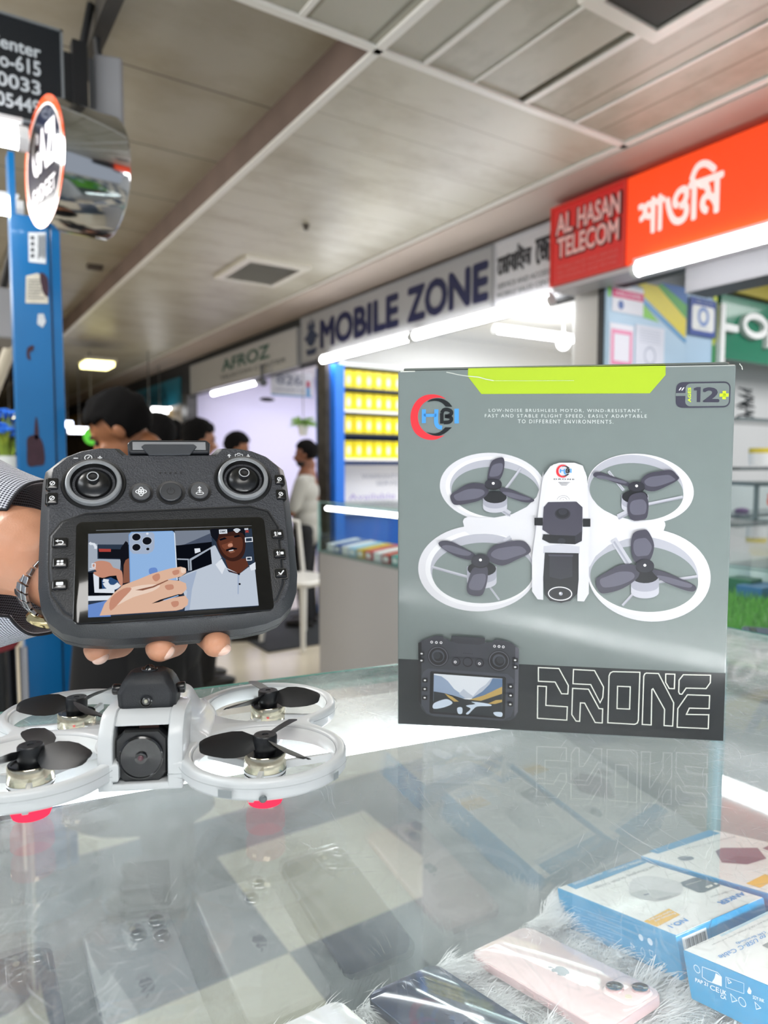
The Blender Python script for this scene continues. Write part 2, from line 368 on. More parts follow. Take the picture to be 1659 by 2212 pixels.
# ------------------------------------------------------------------ tubes
def tube_light(p0, p1, r, strength, label, group=None, cold='FFFFFF', name='tube_light'):
    p0 = Vector(p0); p1 = Vector(p1); d = (p1-p0).normalized(); mid = (p0+p1)/2; t = thing(name, label, 'light', loc=mid, group=group)
    MB().tube([p0-mid+d*.01, p1-mid-d*.01], r, 12).build('lamp_tube', glow(cold, strength), t, smooth=30)
    for e_ in (p0, p1): MB().tube([e_-mid-d*.012, e_-mid+d*.012], r*1.15, 12).build('end_cap', P('DADCDC', .4), t, smooth=30)
    up = Vector((0, 0, r+.004)); s = d.cross(Vector((0, 0, 1)))*r*.8
    mb = MB(); a = p0-mid+up; b = p1-mid+up
    mb.loft([[tuple(a-s), tuple(a+s), tuple(a+s+Vector((0,0,.012))), tuple(a-s+Vector((0,0,.012)))], [tuple(b-s), tuple(b+s), tuple(b+s+Vector((0,0,.012))), tuple(b-s+Vector((0,0,.012)))]])
    mb.build('batten', P('D5D7D8', .4), t); return t
XM = 2.75
yA = onx(708, 780, XM).y; yB = onx(903, 733, XM).y; yC = onx(1205, 650, XM).y
tube_light((2.70, yA, 2.085), (2.70, yB+.02, 2.085), .024, 30, 'long white tube light under the left half of the blue lettered grey sign')
tube_light((2.70, yB-.03, 2.085), (2.70, yC, 2.085), .024, 30, 'long white tube light under the right half of the blue lettered grey sign')
q0 = onx(1374, 585, 2.56); tube_light((2.56, q0.y, 2.075), (2.56, .75, 2.075), .026, 30, 'thick white tube light fixed under the orange sign')
q0 = ony(1070, 712, 4.0); q1 = ony(1252, 736, 4.0)
tube_light((q0.x, 4.0, q0.z), (q1.x, 4.0, q1.z), .024, 22, 'bare tube light on the ceiling inside the bright white shop')
q = ony(1217, 742, 3.95); t = thing('globe_lamp', 'small round glowing bulb hanging beside the tube inside the white shop', 'light', loc=q)
MB().ell((0, 0, 0), (.05, .05, .05)).build('bulb', glow('FFFFFF', 14), t, smooth=60); MB().lathe([(.02, .04), (.02, .08), (.006, .09), (.006, 2.44-q.z)], cap=True).build('socket', WHITE, t, smooth=40)
q0 = onx(460, 850, 2.9); q1 = onx(556, 825, 2.9); tube_light(q0, q1, .025, 24, 'tube light under the grey sign of the lavender lit shop', cold='F4F0FF')

# ------------------------------------------------------------------ shop signs on the right
def sign(name, label, X, ytl, ybr, ztop, zbot, hexc, depth=.05, rim=None, lit=0.):
    fr = Fr((X, ytl, zbot), (0, -1, 0), (0, 0, 1)); W = ytl-ybr; H = ztop-zbot
    o = thing(name, label, 'sign', M=fr.M); MB().box(0, W, 0, H, -depth, 0).build('board', P(hexc, .35, var=.02, coat=.2, emit=lit), o, bevel=.004)
    if rim:
        mb = MB(); t = .012
        for b in ((0, W, 0, t), (0, W, H-t, H), (0, t, t, H-t), (W-t, W, t, H-t)): mb.box(b[0], b[1], b[2], b[3], -.001, .006)
        mb.build('frame', P(rim, .4), o)
    return o, fr, W, H
def fit_px(fr, x0, y0, x1, y1): a = fr.loc(x0, y0); b = fr.loc(x1, y1); return a[0], b[0], b[1], a[1]
o, fr, W, H = sign('shop_sign', 'long grey shop sign with big navy blue english lettering', XM, onx(650, 700, XM).y, onx(1066, 600, XM).y, 2.50, 2.115, '9FA0A3', rim='8C8E92')
mb = MB(); a = fr.loc(692, 740); b = fr.loc(862, 690); c = fr.loc(880, 660); d = fr.loc(1056, 610)
text(mb, 'MOBILE', a[0], b[0], .075, H-.075, .004, bold=.055); text(mb, 'ZONE', c[0], d[0], .075, H-.075, .004, bold=.055); mb.build('lettering', NAVY, o)
mb = MB(); a = fr.loc(661, 735)[0]; mb.flat(circ(a+.10, .19, .085, 20, .07), .004); mb.flat([(a+.0, .10), (a+.20, .10), (a+.17, .05), (a+.03, .05)], .004); mb.flat([(a+.03, .26), (a+.17, .26), (a+.15, .34), (a+.12, .28), (a+.10, .36), (a+.08, .28), (a+.05, .34)], .004); mb.flat([(a-.02, .21), (a+.22, .21), (a+.22, .18), (a-.02, .18)], .0045)
mb.build('emblem', P('2A3550', .5), o)
o, fr, W, H = sign('shop_sign', 'pale grey sign panel with black bengali lettering beside the red sign', XM, onx(1068, 600, XM).y, 2.30, 2.50, 2.115, 'C4C5CA', rim='B4B5BA')
mb = MB(); a = fr.loc(1076, 590)[0]; b = fr.loc(1148, 560)[0]; c = fr.loc(1158, 560)[0]
fat(mb, '\u09c7\u09ae\u09be\u09ac\u09be\u0987\u09b2', a, b, .19, .33, .004, .004); fat(mb, '\u09c7\u099c\u09be\u09a8', c, c+(b-a)*.62, .19, .33, .004, .004)
text(mb, 'SERVICE AND ACCESSORIES', a, W-.2, .12, .15, .004); text(mb, 'MOBILE SALES CENTER', a, W-.25, .07, .10, .004); mb.build('lettering', P('26262C', .5), o)
# red and orange sign, 15 cm in front of the neighbours
XR = 2.60; y0 = onx(1190, 530, XR).y; y1 = onx(1353, 480, XR).y; y2 = .35
o, fr, W, H = sign('shop_sign', 'dark red sign panel with outlined pink lettering', XR, y0, y1, 2.49, 2.115, 'C4201F', .10, rim='D8382E', lit=.22)
mb = MB(); ml = MB()
for body, (px0, px1), (z0, z1) in (('AL', (1203, 1238), (.235, .33)), ('HASAN', (1249, 1340), (.235, .33)), ('TELECOM', (1206, 1338), (.125, .22))):
    a = fr.loc(px0, 500)[0]; b = fr.loc(px1, 500)[0]; text(ml, body, a-.012, b+.012, z0-.008, z1+.008, .003, bold=.085); text(mb, body, a, b, z0, z1, .006, bold=.04)
ml.build('letter_outline', P('5A1414', .5), o); mb.build('lettering', P('F0B9B6', .5), o)
mb = MB(); a = fr.loc(1206, 560)[0]
for i, s in enumerate(('MOBILE SALES AND SERVICE', 'ALL KINDS OF ACCESSORIES', 'WHOLESALE AND RETAIL')): text(mb, s, a, W-.04, .075-.024*i, .09-.024*i, .003)
mb.build('small_print', P('E0716A', .5), o)
o, fr, W, H = sign('shop_sign', 'bright orange sign panel with white bengali lettering', XR, y1, y2, 2.49, 2.115, 'FA4A14', .10, lit=.38)
mb = MB(); a = fr.loc(1382, 460)[0]; b = fr.loc(1436, 440)[0]; c = fr.loc(1440, 440)[0]; d = fr.loc(1488, 430)[0]; e = fr.loc(1500, 420)[0]; f_ = fr.loc(1562, 400)[0]
fat(mb, '\u09b6\u09be', a, b, .11, .25, .004, .005); fat(mb, '\u0993', c, d, .11, .25, .004, .005); fat(mb, '\u09bf\u09ae', e-.02, f_, .11, .32, .004, .005)
mb.build('lettering', P('F6E9E6', .4, emit=.35), o)
mb = MB(); mb.box(2.60, 2.75, .35, y0-.02, 2.09, 2.112); mb.build('wall_soffit', P('B8B4B8', .4), kind='structure')
MB().box(2.76, 2.92, .2, onx(1480, 620, 2.76).y, 1.985, 2.10).build('wall_soffit', P('5C5C60', .6), kind='structure')
# grey sign of the next shop, teal sign further on
o, fr, W, H = sign('shop_sign', 'pale grey sign with green serif style lettering over the lavender shop', XM, 8.4, onx(648, 740, XM).y+.05, 2.44, 2.10, 'B4B4B5', rim='9B9DA0')
mb = MB(); a = fr.loc(480, 790)[0]; b = fr.loc(583, 760)[0]; text(mb, 'AFROZ', a, b, .15, .28, .004, bold=.03); mb.build('lettering', P('2D5A50', .5), o)
mb = MB(); text(mb, 'TELECOM CENTER', a-.05, b+.35, .07, .11, .004); mb.build('small_print', P('55585C', .5), o)
o, fr, W, H = sign('shop_sign', 'teal blue sign with faint lettering at the far end of the row', XM, onx(290, 880, XM).y, onx(386, 830, XM).y, 2.36, 2.02, '1C6F86')
mb = MB(); text(mb, 'DHAKA', .6, W-.5, .08, .26, .004, bold=.02); mb.build('lettering', P('0F3F4E', .5), o)
o, fr, W, H = sign('shop_sign', 'yellow ochre sign at the very end of the corridor', XM, 21, 13.5, 2.30, 1.9, 'C59A2E')
# textured black columns between shops
def column(label, X, yc, wd, hx):
    MB().box(X, X+.12, yc-wd/2, yc+wd/2, 0, 2.12).build('wall_column', P(hx, .4, var=.95, vscale=14), kind='structure')
column('', 2.72, onx(695, 900, 2.72).y, .16, '46423E'); column('', 2.72, 8.55, .22, '3A3A38')
mb = MB(); p = onx(1247, 700, 2.80); q = onx(1303, 700, 2.80); mb.box(2.78, 2.95, q.y, p.y, 0, 2.13); mb.build('wall_pillar', P('C9C6C2', .5, var=.06, vscale=3), kind='structure')
mb = MB(); p = onx(1303, 700, 2.78); q = onx(1315, 700, 2.78); mb.box(2.74, 2.95, q.y, p.y, 0, 2.13); mb.build('wall_edge', P('14181C', .4), kind='structure')
# ------------------------------------------------------------------ poster wall in the orange shop (faces the viewer)
YW = q.y-.02
fr = Fr((ony(1313, 700, YW).x, YW, 0), (1, 0, 0), (0, 0, 1)); L_ = lambda x, y: fr.loc(x, y)
W = L_(1484, 650)[0]; ztop = 2.12
mb = MB(); mb.box(0, W, 0, ztop, -.03, 0); o = tag(mb.build('wall_mural', P('B6D2E8', .4), None, fr.M), kind='structure')
o['kind'] = 'structure'
mb = MB(); P_ = lambda *a: [L_(*p) for p in a]
mb.flat(P_((1345, 600), (1388, 622), (1390, 640), (1480, 732), (1482, 690), (1420, 618)), .0015, 0)
mb.flat(P_((1420, 618), (1482, 690), (1484, 652), (1430, 612)), .0015, 1)
mb.flat(P_((1427, 611), (1484, 660), (1484, 622), (1425, 610)), .0018, 2)
mb.flat(P_((1388, 655), (1388, 685), (1424, 697)), .0015, 3)
mb.flat(P_((1388, 655), (1480, 742), (1482, 734), (1390, 645)), .0018, 4)
mb.flat(P_((1313, 600), (1345, 600), (1320, 606), (1319, 640), (1313, 640)), .0015, 3)
m_ = mb.build('mural_stripes', [P('E8D313', .4), P('3FA32E', .4), P('1E66B0', .4), P('7AC92B', .4), P('4E9BD0', .4)], o)
def sheet(name, label, pts, hexc, Mx=None, z=.004, cat='poster'):
    a = [L_(*p) for p in pts]; xs = [p[0] for p in a]; ys = [p[1] for p in a]; x0, x1, y0_, y1_ = min(xs), max(xs), min(ys), max(ys)
    o = thing(name, label, cat, M=fr.M@T(x0, y0_, z)); MB().box(0, x1-x0, 0, y1_-y0_, -.001, 0).build('paper', P(hexc, .45), o); return o, x1-x0, y1_-y0_
o, w_, h_ = sheet('poster', 'white welcome poster with a magenta band on the mural wall', [(1322, 612), (1388, 684)], 'EDEBF2')
mb = MB(); mb.box(.0, w_, h_*.53, h_*.83, 0, .001); mb.build('title_band', P('D81E6A', .4), o); mb = MB(); text(mb, 'WELCOME', w_*.08, w_*.9, h_*.6, h_*.75, .0015, bold=.02); mb.build('lettering', P('F4C9DA', .4), o)
mb = MB(); mb.flat(circ(w_*.27, h_*.27, w_*.09), .001); mb.build('emblem', P('3A5FA8', .4), o)
o, w_, h_ = sheet('poster', 'small white poster with a pink frame below the welcome poster', [(1316, 696), (1366, 800)], 'F0EDF6')
mb = MB(); stroke(mb, [(w_*.12, h_*.12), (w_*.88, h_*.12), (w_*.88, h_*.82), (w_*.12, h_*.82)], w_*.11, .001); mb.build('printed_frame', P('EE8DB4', .4), o)
o, w_, h_ = sheet('poster', 'plain white printed sheet right of the pink framed poster', [(1372, 700), (1432, 800)], 'E3E4F0')
mb = MB(); stroke(mb, circ(w_*.5, h_*.3, w_*.18), w_*.05, .001)
for k in range(6): mb.box(w_*.15, w_*.85, h_*(.9-.06*k), h_*(.912-.06*k), 0, .001)
mb.build('printed_lines', P('BFC2D2', .4), o)
# second mural strip and blue poster
YW2 = YW+.02
o2, w_, h_ = sheet('poster', 'dark blue poster with white panel and round emblem near the green sign', [(1487, 640), (1541, 732)], '17439A', z=.012)
mb = MB(); mb.flat(rrect(w_*.08, w_*.92, h_*.14, h_*.80, w_*.08), .001); mb.build('white_panel', P('EFEFEC', .4), o2)
mb = MB(); stroke(mb, circ(w_*.5, h_*.52, w_*.17), w_*.09, .0015); mb.build('emblem', P('6D8CC8', .4), o2)
mb = MB(); text(mb, 'Galaxy', w_*.3, w_*.7, h_*.2, h_*.27, .0015) if False else text(mb, 'service', w_*.3, w_*.7, h_*.2, h_*.27, .0015); text(mb, 'TBC SHOP', w_*.2, w_*.85, h_*.87, h_*.94, .0015); mb.build('lettering', P('A9B6C9', .4), o2)
mb = MB(); a = L_(1484, 640)[0]; b = L_(1549, 640)[0]; mb.box(a, b, 0, L_(1500, 636)[1], -.03, .0); mb.build('wall_mural', P('B3D0E8', .4), None, fr.M, kind='structure')
mb = MB(); c = L_(1541, 640)[0]; mb.flat([(c, L_(1545, 760)[1]), (b, L_(1545, 735)[1]), (b, L_(1545, 640)[1]), (c, L_(1545, 640)[1])], .002, 0); mb.flat([(c, 1.9), (c+.03, 1.9), (c+.03, 1.72), (c, 1.72)], .003, 1)
o = mb.build('wall_mural', [P('CBD92C', .4), P('2E9E49', .4)], None, fr.M, kind='structure')
mb = MB(); b = L_(1549, 640)[0]; c = L_(1558, 640)[0]; mb.box(b, c, 0, 2.12, -.03, .03); mb.build('wall_divider', WHITE, None, fr.M, kind='structure')
# green sign with white 3D letters
a = L_(1559, 640)[0]; zt = L_(1600, 644)[1]; zb = L_(1620, 782)[1]
o = thing('shop_sign', 'green sign board with raised white lettering inside the right shop', 'sign', M=fr.M@T(a, zb, 0)); Hs = zt-zb
MB().box(0, 1.6, 0, Hs, -.05, 0).build('board', P('0E7A5A', .25, coat=.5), o)
mb = MB(); g = lambda x, y: (L_(x, y)[0]-a, L_(x, y)[1]-zb); mb.box(g(1556, 708)[0], g(1585, 708)[0], g(1570, 718)[1], g(1570, 702)[1], 0, .03); mb.build('dash_mark', WHITE, o, bevel=.004)
def stroke3(mb, pts, w, z0, z1, closed=False):
    aa = []; n = len(pts); bb = []
    for i, p in enumerate(pts):
        d = (Vector(pts[(i+1) % n if closed else min(i+1, n-1)])-Vector(pts[i-1 if closed else max(i-1, 0)])).normalized(); q = Vector((-d.y, d.x))*w/2; aa.append((p[0]+q.x, p[1]+q.y)); bb.append((p[0]-q.x, p[1]-q.y))
    rings = [[(aa[i][0], aa[i][1], z0), (bb[i][0], bb[i][1], z0), (bb[i][0], bb[i][1], z1), (aa[i][0], aa[i][1], z1)] for i in range(n)]
    if closed: rings.append(rings[0])
    mb.loft(rings, cap=not closed)
mb = MB(); cx, cy = g(1622, 706); R_ = abs(g(1645, 706)[0]-cx); RY = abs(g(1622, 727)[1]-cy); stroke3(mb, circ(cx, cy, R_, 28, RY), R_*.3, 0, .03, True)
cx2 = cx+R_*2.3; stroke3(mb, circ(cx2, cy, R_, 28, RY), R_*.3, 0, .03, True); stroke3(mb, [(cx2-R_, cy+RY*.6), (cx2-R_, cy-RY*2.0)], R_*.3, 0, .03)
cx3 = cx2+R_*2.3; stroke3(mb, circ(cx3, cy, R_, 28, RY), R_*.3, 0, .03, True); stroke3(mb, [(cx3-R_, cy+RY*.6), (cx3-R_, cy-RY*2.0)], R_*.3, 0, .03)
mb.build('lettering', WHITE, o, smooth=30)
# yellow fascia inside that shop, seen in the counter glass
o = thing('shop_sign', 'yellow fascia with dark blue letters above the green sign', 'sign', M=fr.M@T(a, zt+.02, .02)); MB().box(0, 2.0, 0, .34, -.03, 0).build('board', P('B9A83A', .4), o)
mb = MB(); text(mb, 'VIV', .25, 1.6, .05, .29, .003, bold=.05); mb.build('lettering', P('2A3A66', .4), o)

# ------------------------------------------------------------------ yellow accessory shelves in the white shop
YS = 5.0
fs = Fr((ony(708, 900, YS).x, YS, 0), (1, 0, 0), (0, 0, 1)); S_ = lambda x, y: fs.loc(x, y)
sh = thing('display_shelf', 'blue wall shelf unit with open shelves of yellow boxes', 'shelf', M=fs.M)
xl = S_(728, 900)[0]; ztop = S_(740, 792)[1]; zbt = S_(740, 992)[1]
MB().box(0, xl, 0, ztop, -.2, .12).build('side_panel', P('1E6FD9', .4), sh); MB().box(xl, 2.4, 0, ztop, -.22, -.2).build('back_panel', P('1A5FC4', .4, var=.05), sh)
rows = [838, 886, 936, 990]
for k, py in enumerate(rows):
    z = S_(745, py)[1]; MB().box(xl, 2.3, z-.02, z, -.2, .06).build('shelf_board', P('1F2C3A', .4) if k in (0, 2) else WHITE, sh)
z = S_(745, 792)[1]; MB().box(xl, 2.3, z, z+.03, -.2, .06).build('shelf_board', P('DDE4EA', .4), sh)
proto = None; names = ['top', 'second', 'third', 'lowest']
M_Y = P('F2DE12', .4); M_Yw = P('F4F2E0', .4)
for k, py in enumerate(rows):
    z = S_(745, py)[1]; zt_ = S_(745, [796, 846, 898, 946][k])[1]; hh = (zt_-z)*.93; x = xl+.06
    for j in range(13):
        M = fs.M@T(x+j*.098, z+.0005, -.02)
        if proto is None:
            proto = thing('boxed_charger', 'yellow', 'box', M=M); MB().box(0, .088, 0, hh, -.05, .03).build('carton', M_Y, proto, bevel=.002)
            mb = MB(); mb.flat(circ(.044, hh*.45, .017, 14, hh*.26), .0312); mb.build('printed_picture', M_Yw, proto); b = proto
        else: b = dup(proto, M)
        b['label'] = 'yellow boxed charger on the %s shelf of the blue unit, %s' % (names[k], ('leftmost in its row', 'second from the left', 'third from the left', 'fourth from the left', 'fifth from the left', 'sixth from the left', 'seventh from the left', 'eighth from the left', 'ninth from the left', 'tenth from the left', 'eleventh from the left', 'twelfth from the left', 'rightmost in its row')[j]); b['group'] = 'yellow boxed chargers on the %s shelf' % names[k]
mb = MB(); o = thing('poster', 'white price poster with faint lettering under the yellow shelves', 'poster', M=fs.M@T(S_(745, 1015)[0], S_(745, 1088)[1]-.1, -.15)); MB().box(0, 1.2, 0, .42, 0, .004).build('paper', P('E4E6F0', .4), o)
mb = MB(); text(mb, 'WARRANTY CARD', .25, .85, .30, .34, .005); text(mb, 'SERVICE', .4, .7, .24, .28, .005); mb.build('lettering', P('9AA0B4', .4), o); mb = MB(); text(mb, 'Available', .12, .6, .12, .17, .005); mb.build('footer_lettering', P('9B8CD0', .4), o)

# ------------------------------------------------------------------ far counter across the aisle (grey base, glass display)
XC = 1.97; yL = onx(690, 1452, XC).y; yR = 1.75
cz0 = onx(693, 1190, XC).z; cz1 = onx(690, 1085, XC).z
cc = thing('display_counter', 'grey fronted shop counter with glass display top across the aisle', 'counter', loc=(XC, yR, 0)); Lc = yL-yR
MB().box(0, .5, 0, Lc, 0, cz0-.01).build('base_cabinet', P('B4B4B6', .35, var=.04, vscale=2), cc, bevel=.004)
MB().box(-.005, .505, -.005, Lc+.005, cz0-.01, cz0).build('display_deck', P('7E8F8C', .3), cc)
mb = MB(); mb.box(0, .005, 0, Lc, cz0, cz1); mb.box(0, .5, Lc-.005, Lc, cz0, cz1); mb.box(0, .5, 0, Lc, cz1-.005, cz1); mb.box(.495, .5, 0, Lc, cz0, cz1); mb.build('glass_case', G_CLEAR, cc)
mb = MB(); mb.box(-.004, .002, Lc-.012, Lc+.002, cz0, cz1); mb.box(-.004, .004, 0, Lc, cz1, cz1+.004); mb.build('edge_strip', P('9CC4BE', .3), cc)
q0 = onz(706, 1098, cz1-.03); q1 = onz(862, 1114, cz1-.03); i_ = Vector((XC, yR, 0)); d_ = q1-q0; MB().tube([q0-i_, q1-i_+d_*.4], .010, 8).build('lamp_tube', glow('FFFFFF', 14), cc)
random.seed(3)
colr = [('E8E6EE', 'white'), ('2F55A4', 'navy blue'), ('E9E2EA', 'pale'), ('9CC4E4', 'light blue'), ('D8B021', 'amber'), ('C43B48', 'crimson'), ('E4DFE6', 'cream'), ('B4282E', 'dark red'), ('3C9A9A', 'teal'), ('E8E8F0', 'off white'), ('D06A2E', 'orange'), ('4060C0', 'blue')]
y = Lc-.09; i = 0
while y > .1:
    hx, nm = colr[i % len(colr)]; M = cc.matrix_world@T(.03, y, cz0+.001)@Matrix.Rotation(-.12, 4, 'Y')
    b = thing('phone_box', '%s phone box in the far glass counter, %s' % (nm, ('next to the end pane' if i == 0 else 'seventh colour along' if i == 6 else 'beside the %s one' % colr[(i-1) % len(colr)][1]) if i < 12 else 'nearer the viewer, hidden side'), 'box', M=M)
    MB().box(0, .2, -.035, .035, 0, .045).build('carton', P(hx, .35), b, bevel=.002); MB().box(-.0008, 0, -.025, .025, .008, .036).build('end_label', P('F0F0F0', .4), b)
    y -= .085; i += 1

# ------------------------------------------------------------------ white chair beside that counter, dark mat
q = onz(560, 1400, 0)
o = MB().box(q.x-.0, q.x+1.1, q.y-.15, q.y+1.0, .0, .012).build('floor_mat', P('2B2E31', .8, var=.1), None); tag(o, 'dark grey mat on the beige floor beside the grey counter', 'mat')
q = onz(668, 1392, 0.012); ch = thing('plastic_chair', 'white plastic chair at the end of the grey counter', 'chair', loc=(q.x+.02, q.y+.12, .012), rotz=.3); CWt = P('E4E2DC', .35)
mb = MB(); mb.loft([[(x*s, y*s, z) for x, y in rrect(-.2, .2, -.2, .2, .05)] for s, z in ((1, .42), (1.03, .43), (1.03, .445), (.98, .455))]); mb.build('seat', CWt, ch, smooth=40)
for sx in (-1, 1):
    for sy in (-1, 1): MB().tube([(sx*.21, sy*.21, 0), (sx*.17, sy*.17, .43)], [.016, .022], 8).build('leg', CWt, ch, smooth=40)
mb = MB(); mb.tube([(-.19, .2, .44), (-.2, .26, .82), (0, .28, .86), (.2, .26, .82), (.19, .2, .44)], .016, 8)
for k in (-.1, 0, .1): mb.tube([(k, .2, .45), (k, .27, .83)], .012, 6)
mb.build('backrest', CWt, ch, smooth=40)

# ================================================================== left side: blue post, boards, hanging sign
SKIN = P('B5805F', .5, sub=.12, var=.06, vscale=25); SKIND = P('8A5A3E', .5, var=.06, vscale=25)
BLUE = P('0E68A4', .3, coat=.4, var=.12, vscale=5)
YP = 2.30
fp = Fr((ony(40, 1000, YP).x, YP, 0), (1, 0, 0), (0, 0, 1)); K_ = lambda x, y: fp.loc(x, y)
o = thing('steel_post', 'scuffed blue painted steel post with torn stickers, left of the controller', 'post', M=fp.M)
w1 = K_(118, 900)[0]; w2 = K_(142, 900)[0]; zt1 = K_(60, 335)[1]; zt2 = K_(130, 478)[1]
MB().box(0, w1, 0, zt2, -.06, 0).build('front_face', BLUE, o, bevel=.002); MB().box(0, .016, zt2, zt1, -.06, 0).build('upper_flange', BLUE, o)
MB().box(w1+.004, w2, 0, zt2-.01, -.07, -.005).build('side_channel', BLUE, o, bevel=.002); MB().box(w1-.001, w1+.005, 0, zt2, -.06, -.012).build('gap_strip', P('3A4148', .4), o)
def stick(pts, hx, nm, rag=.0, z=.001):
    p = [K_(*q) for q in pts]; MB().flat(p, z).build(nm, P(hx, .5, var=.25, vscale=60), o)
stick([(61, 502), (62, 566), (99, 570), (99, 502)], 'D8DDE0', 'sticker'); stick([(56, 596), (55, 655), (104, 656), (102, 600), (80, 590)], 'C9C4B4', 'sticker'); stick([(82, 678), (80, 700), (92, 708), (99, 695), (94, 678)], 'C5CBCF', 'sticker')
mb = MB(); a = K_(64, 508); b = K_(74, 562)
def q4(mb, x0, y0, x1, y1, z): p = [K_(x0, y1), K_(x1, y1), K_(x1, y0), K_(x0, y0)]; mb.flat(p, z)
for k in range(5): q4(mb, 82+3.4*k, 508, 84+3.4*k, 560-3*(k % 3), .0015)
for k in range(4): q4(mb, 66, 510+13*k, 74, 518+13*k, .0015)
mb.build('sticker_print', P('4B4F55', .5), o); mb = MB()
for k in range(7): q4(mb, 60, 604+6.5*k, 96-5*(k % 3), 606+6.5*k, .0015)
mb.build('sticker_print', P('4B4F55', .5), o)
mb = MB(); RU = P('3A2430', .8, var=.5, vscale=40)
mb.flat([K_(*q) for q in crom([(60, 945), (80, 940), (93, 960), (96, 1000), (80, 1006), (60, 1005), (58, 970)], 4)], .0012); mb.build('rust_patch', RU, o); mb = MB(); mb.flat([K_(*q) for q in crom([(86, 590), (102, 600), (104, 640), (92, 630)], 4)], .0016); mb.build('rust_patch', RU, o); mb = MB()
mb.flat([K_(*q) for q in crom([(59, 752), (72, 746), (72, 756), (64, 762), (66, 778), (58, 772)], 4)], .0012); mb.build('rust_patch', RU, o); mb = MB(); mb.flat([K_(*q) for q in crom([(76, 905), (80, 905), (84, 945), (74, 945)], 3)], .0012)
mb.build('rust_patch', RU, o)
# black notice board
YB = 2.05; fb = Fr((ony(-160, 140, YB).x, YB, 0), (1, 0, 0), (0, 0, 1)); W_ = lambda x, y: fb.loc(x, y)
xr = W_(137, 150)[0]; zt = W_(137, 68)[1]; zb = W_(137, 284)[1]
o = thing('notice_board', 'black hanging notice board with white phone numbers at upper left', 'sign', M=fb.M@T(0, zb, 0)); H = zt-zb
MB().box(0, xr, 0, H, -.04, 0).build('board', P('10151C', .35), o); mb = MB(); t = .006
for b in ((0, xr, 0, t), (0, xr, H-t, H), (xr-t, xr, 0, H)): mb.box(*b, -.001, .006)
mb.build('frame', P('8F959B', .3, metal=.6), o)
mb = MB()
for s, y0_, y1_, x0_ in (('Center', 92, 121, -28), ('No-615', 127, 160, -30), ('90033', 170, 201, -32), ('005449', 212, 243, -28)):
    a = W_(x0_, y1_-6)[0]; b = W_(88, y1_)[0]; z0 = W_(60, y1_)[1]-zb; z1 = W_(60, y0_)[1]-zb
    text(mb, s, a, b, z0, z1, .002, bold=.035)
mb.build('lettering', P('B9C0C6', .4), o)
p0 = ony(-150, 262, 2.0); p1 = ony(48, 300, 2.0); tube_light(p0, p1, .026, 30, 'upper of two bright tubes left of the blue post'); p0 = ony(-150, 420, 2.5); p1 = ony(40, 452, 2.5); tube_light(p0, p1, .024, 30, 'lower of two bright tubes left of the blue post')
# round drum shaped hanging sign
c = at(96, 352, 1.72); Rz = Matrix.Rotation(math.radians(9), 4, 'Z')
o = thing('hanging_sign', 'round chrome drum sign with orange ringed printed face above the blue post', 'sign', M=Matrix.Translation(c)@Rz)
R_ = .152
mb = MB(); mb.lathe([(0.001, 0), (R_, 0), (R_, .012), (R_*.995, .150), (R_*.97, .155), (.001, .155)], axis='x', n=64); mb.build('drum', P('C9CBCE', .09, metal=1), o, smooth=40)
Dm = Matrix(((0, 0, -1, 0), (-1, 0, 0, 0), (0, 1, 0, 0), (0, 0, 0, 1)))  # local face plane looking to -x
mb = MB(); mb.flat(circ(0, 0, R_*.985, 48), .001); o1 = mb.build('printed_face', P('1C2136', .15, coat=.8), o, Dm); 
mb = MB(); stroke(mb, circ(0, 0, R_*.94, 48), R_*.13, .002, mi=0); stroke(mb, circ(0, 0, R_*.87, 48), R_*.03, .0025, mi=1); mb.build('orange_ring', [P('E0582A', .2, coat=.8), P('F0E8E4', .3)], o, Dm)
mb = MB(); text(mb, 'GAZI', -R_*.55, R_*.6, -.02, R_*.55, .003, bold=.06); text(mb, 'GADGET', -R_*.6, R_*.55, -R_*.55, -R_*.3, .003, bold=.03); mb.build('lettering', P('E6E2E6', .3), o, Dm)
c = at(232, 255, 2.25)
o = thing('equipment_box', 'grey boxy panel bracketed to the ceiling behind the round sign', 'panel', M=Matrix.Translation(c)@Matrix.Rotation(-.25, 4, 'Z'))
MB().box(-.035, .05, -.06, .06, -.165, .165).build('housing', P('8C8E92', .4), o, bevel=.008); MB().box(-.05, -.035, -.05, .05, -.155, .15).build('side_plate', P('5D6064', .4), o)
MB().tube([(-.02, 0, .16), (-.03, 0, 2.66-c.z)], .012).build('hanger', P('2F3133', .4), o)
c = at(178, 170, 2.15); o = thing('sign_bracket', 'black steel bracket holding the hanging boards to the ceiling', 'bracket', loc=c)
mb = MB(); mb.box(-.03, .012, -.02, .02, -.10, .10); mb.tube([(.0, 0, .08), (.03, 0, 2.66-c.z)], .012); mb.box(-.09, -.03, -.012, .012, -.08, .06); mb.build('bracket_arm', P('15171A', .5), o)
# fridge like white unit and rail at far left
c = at(18, 690, 3.2); o = MB().box(-.10, .02, -.15, .15, -.11, .11).build('air_conditioner', P('8C8D90', .4), None, Matrix.Translation(c), bevel=.01); tag(o, 'grey box unit hanging low on the far left behind the post', 'unit')
MB().tube([(at(0, 650, 3.6)), (at(38, 490, 3.4))], .02).build('trim_14', P('1A1C20', .4), kind='structure'); 
MB().tube([(at(-20, 860, 4.2)), (at(42, 700, 4.0))], .035).build('trim_15', P('C9C4B6', .4), kind='structure')
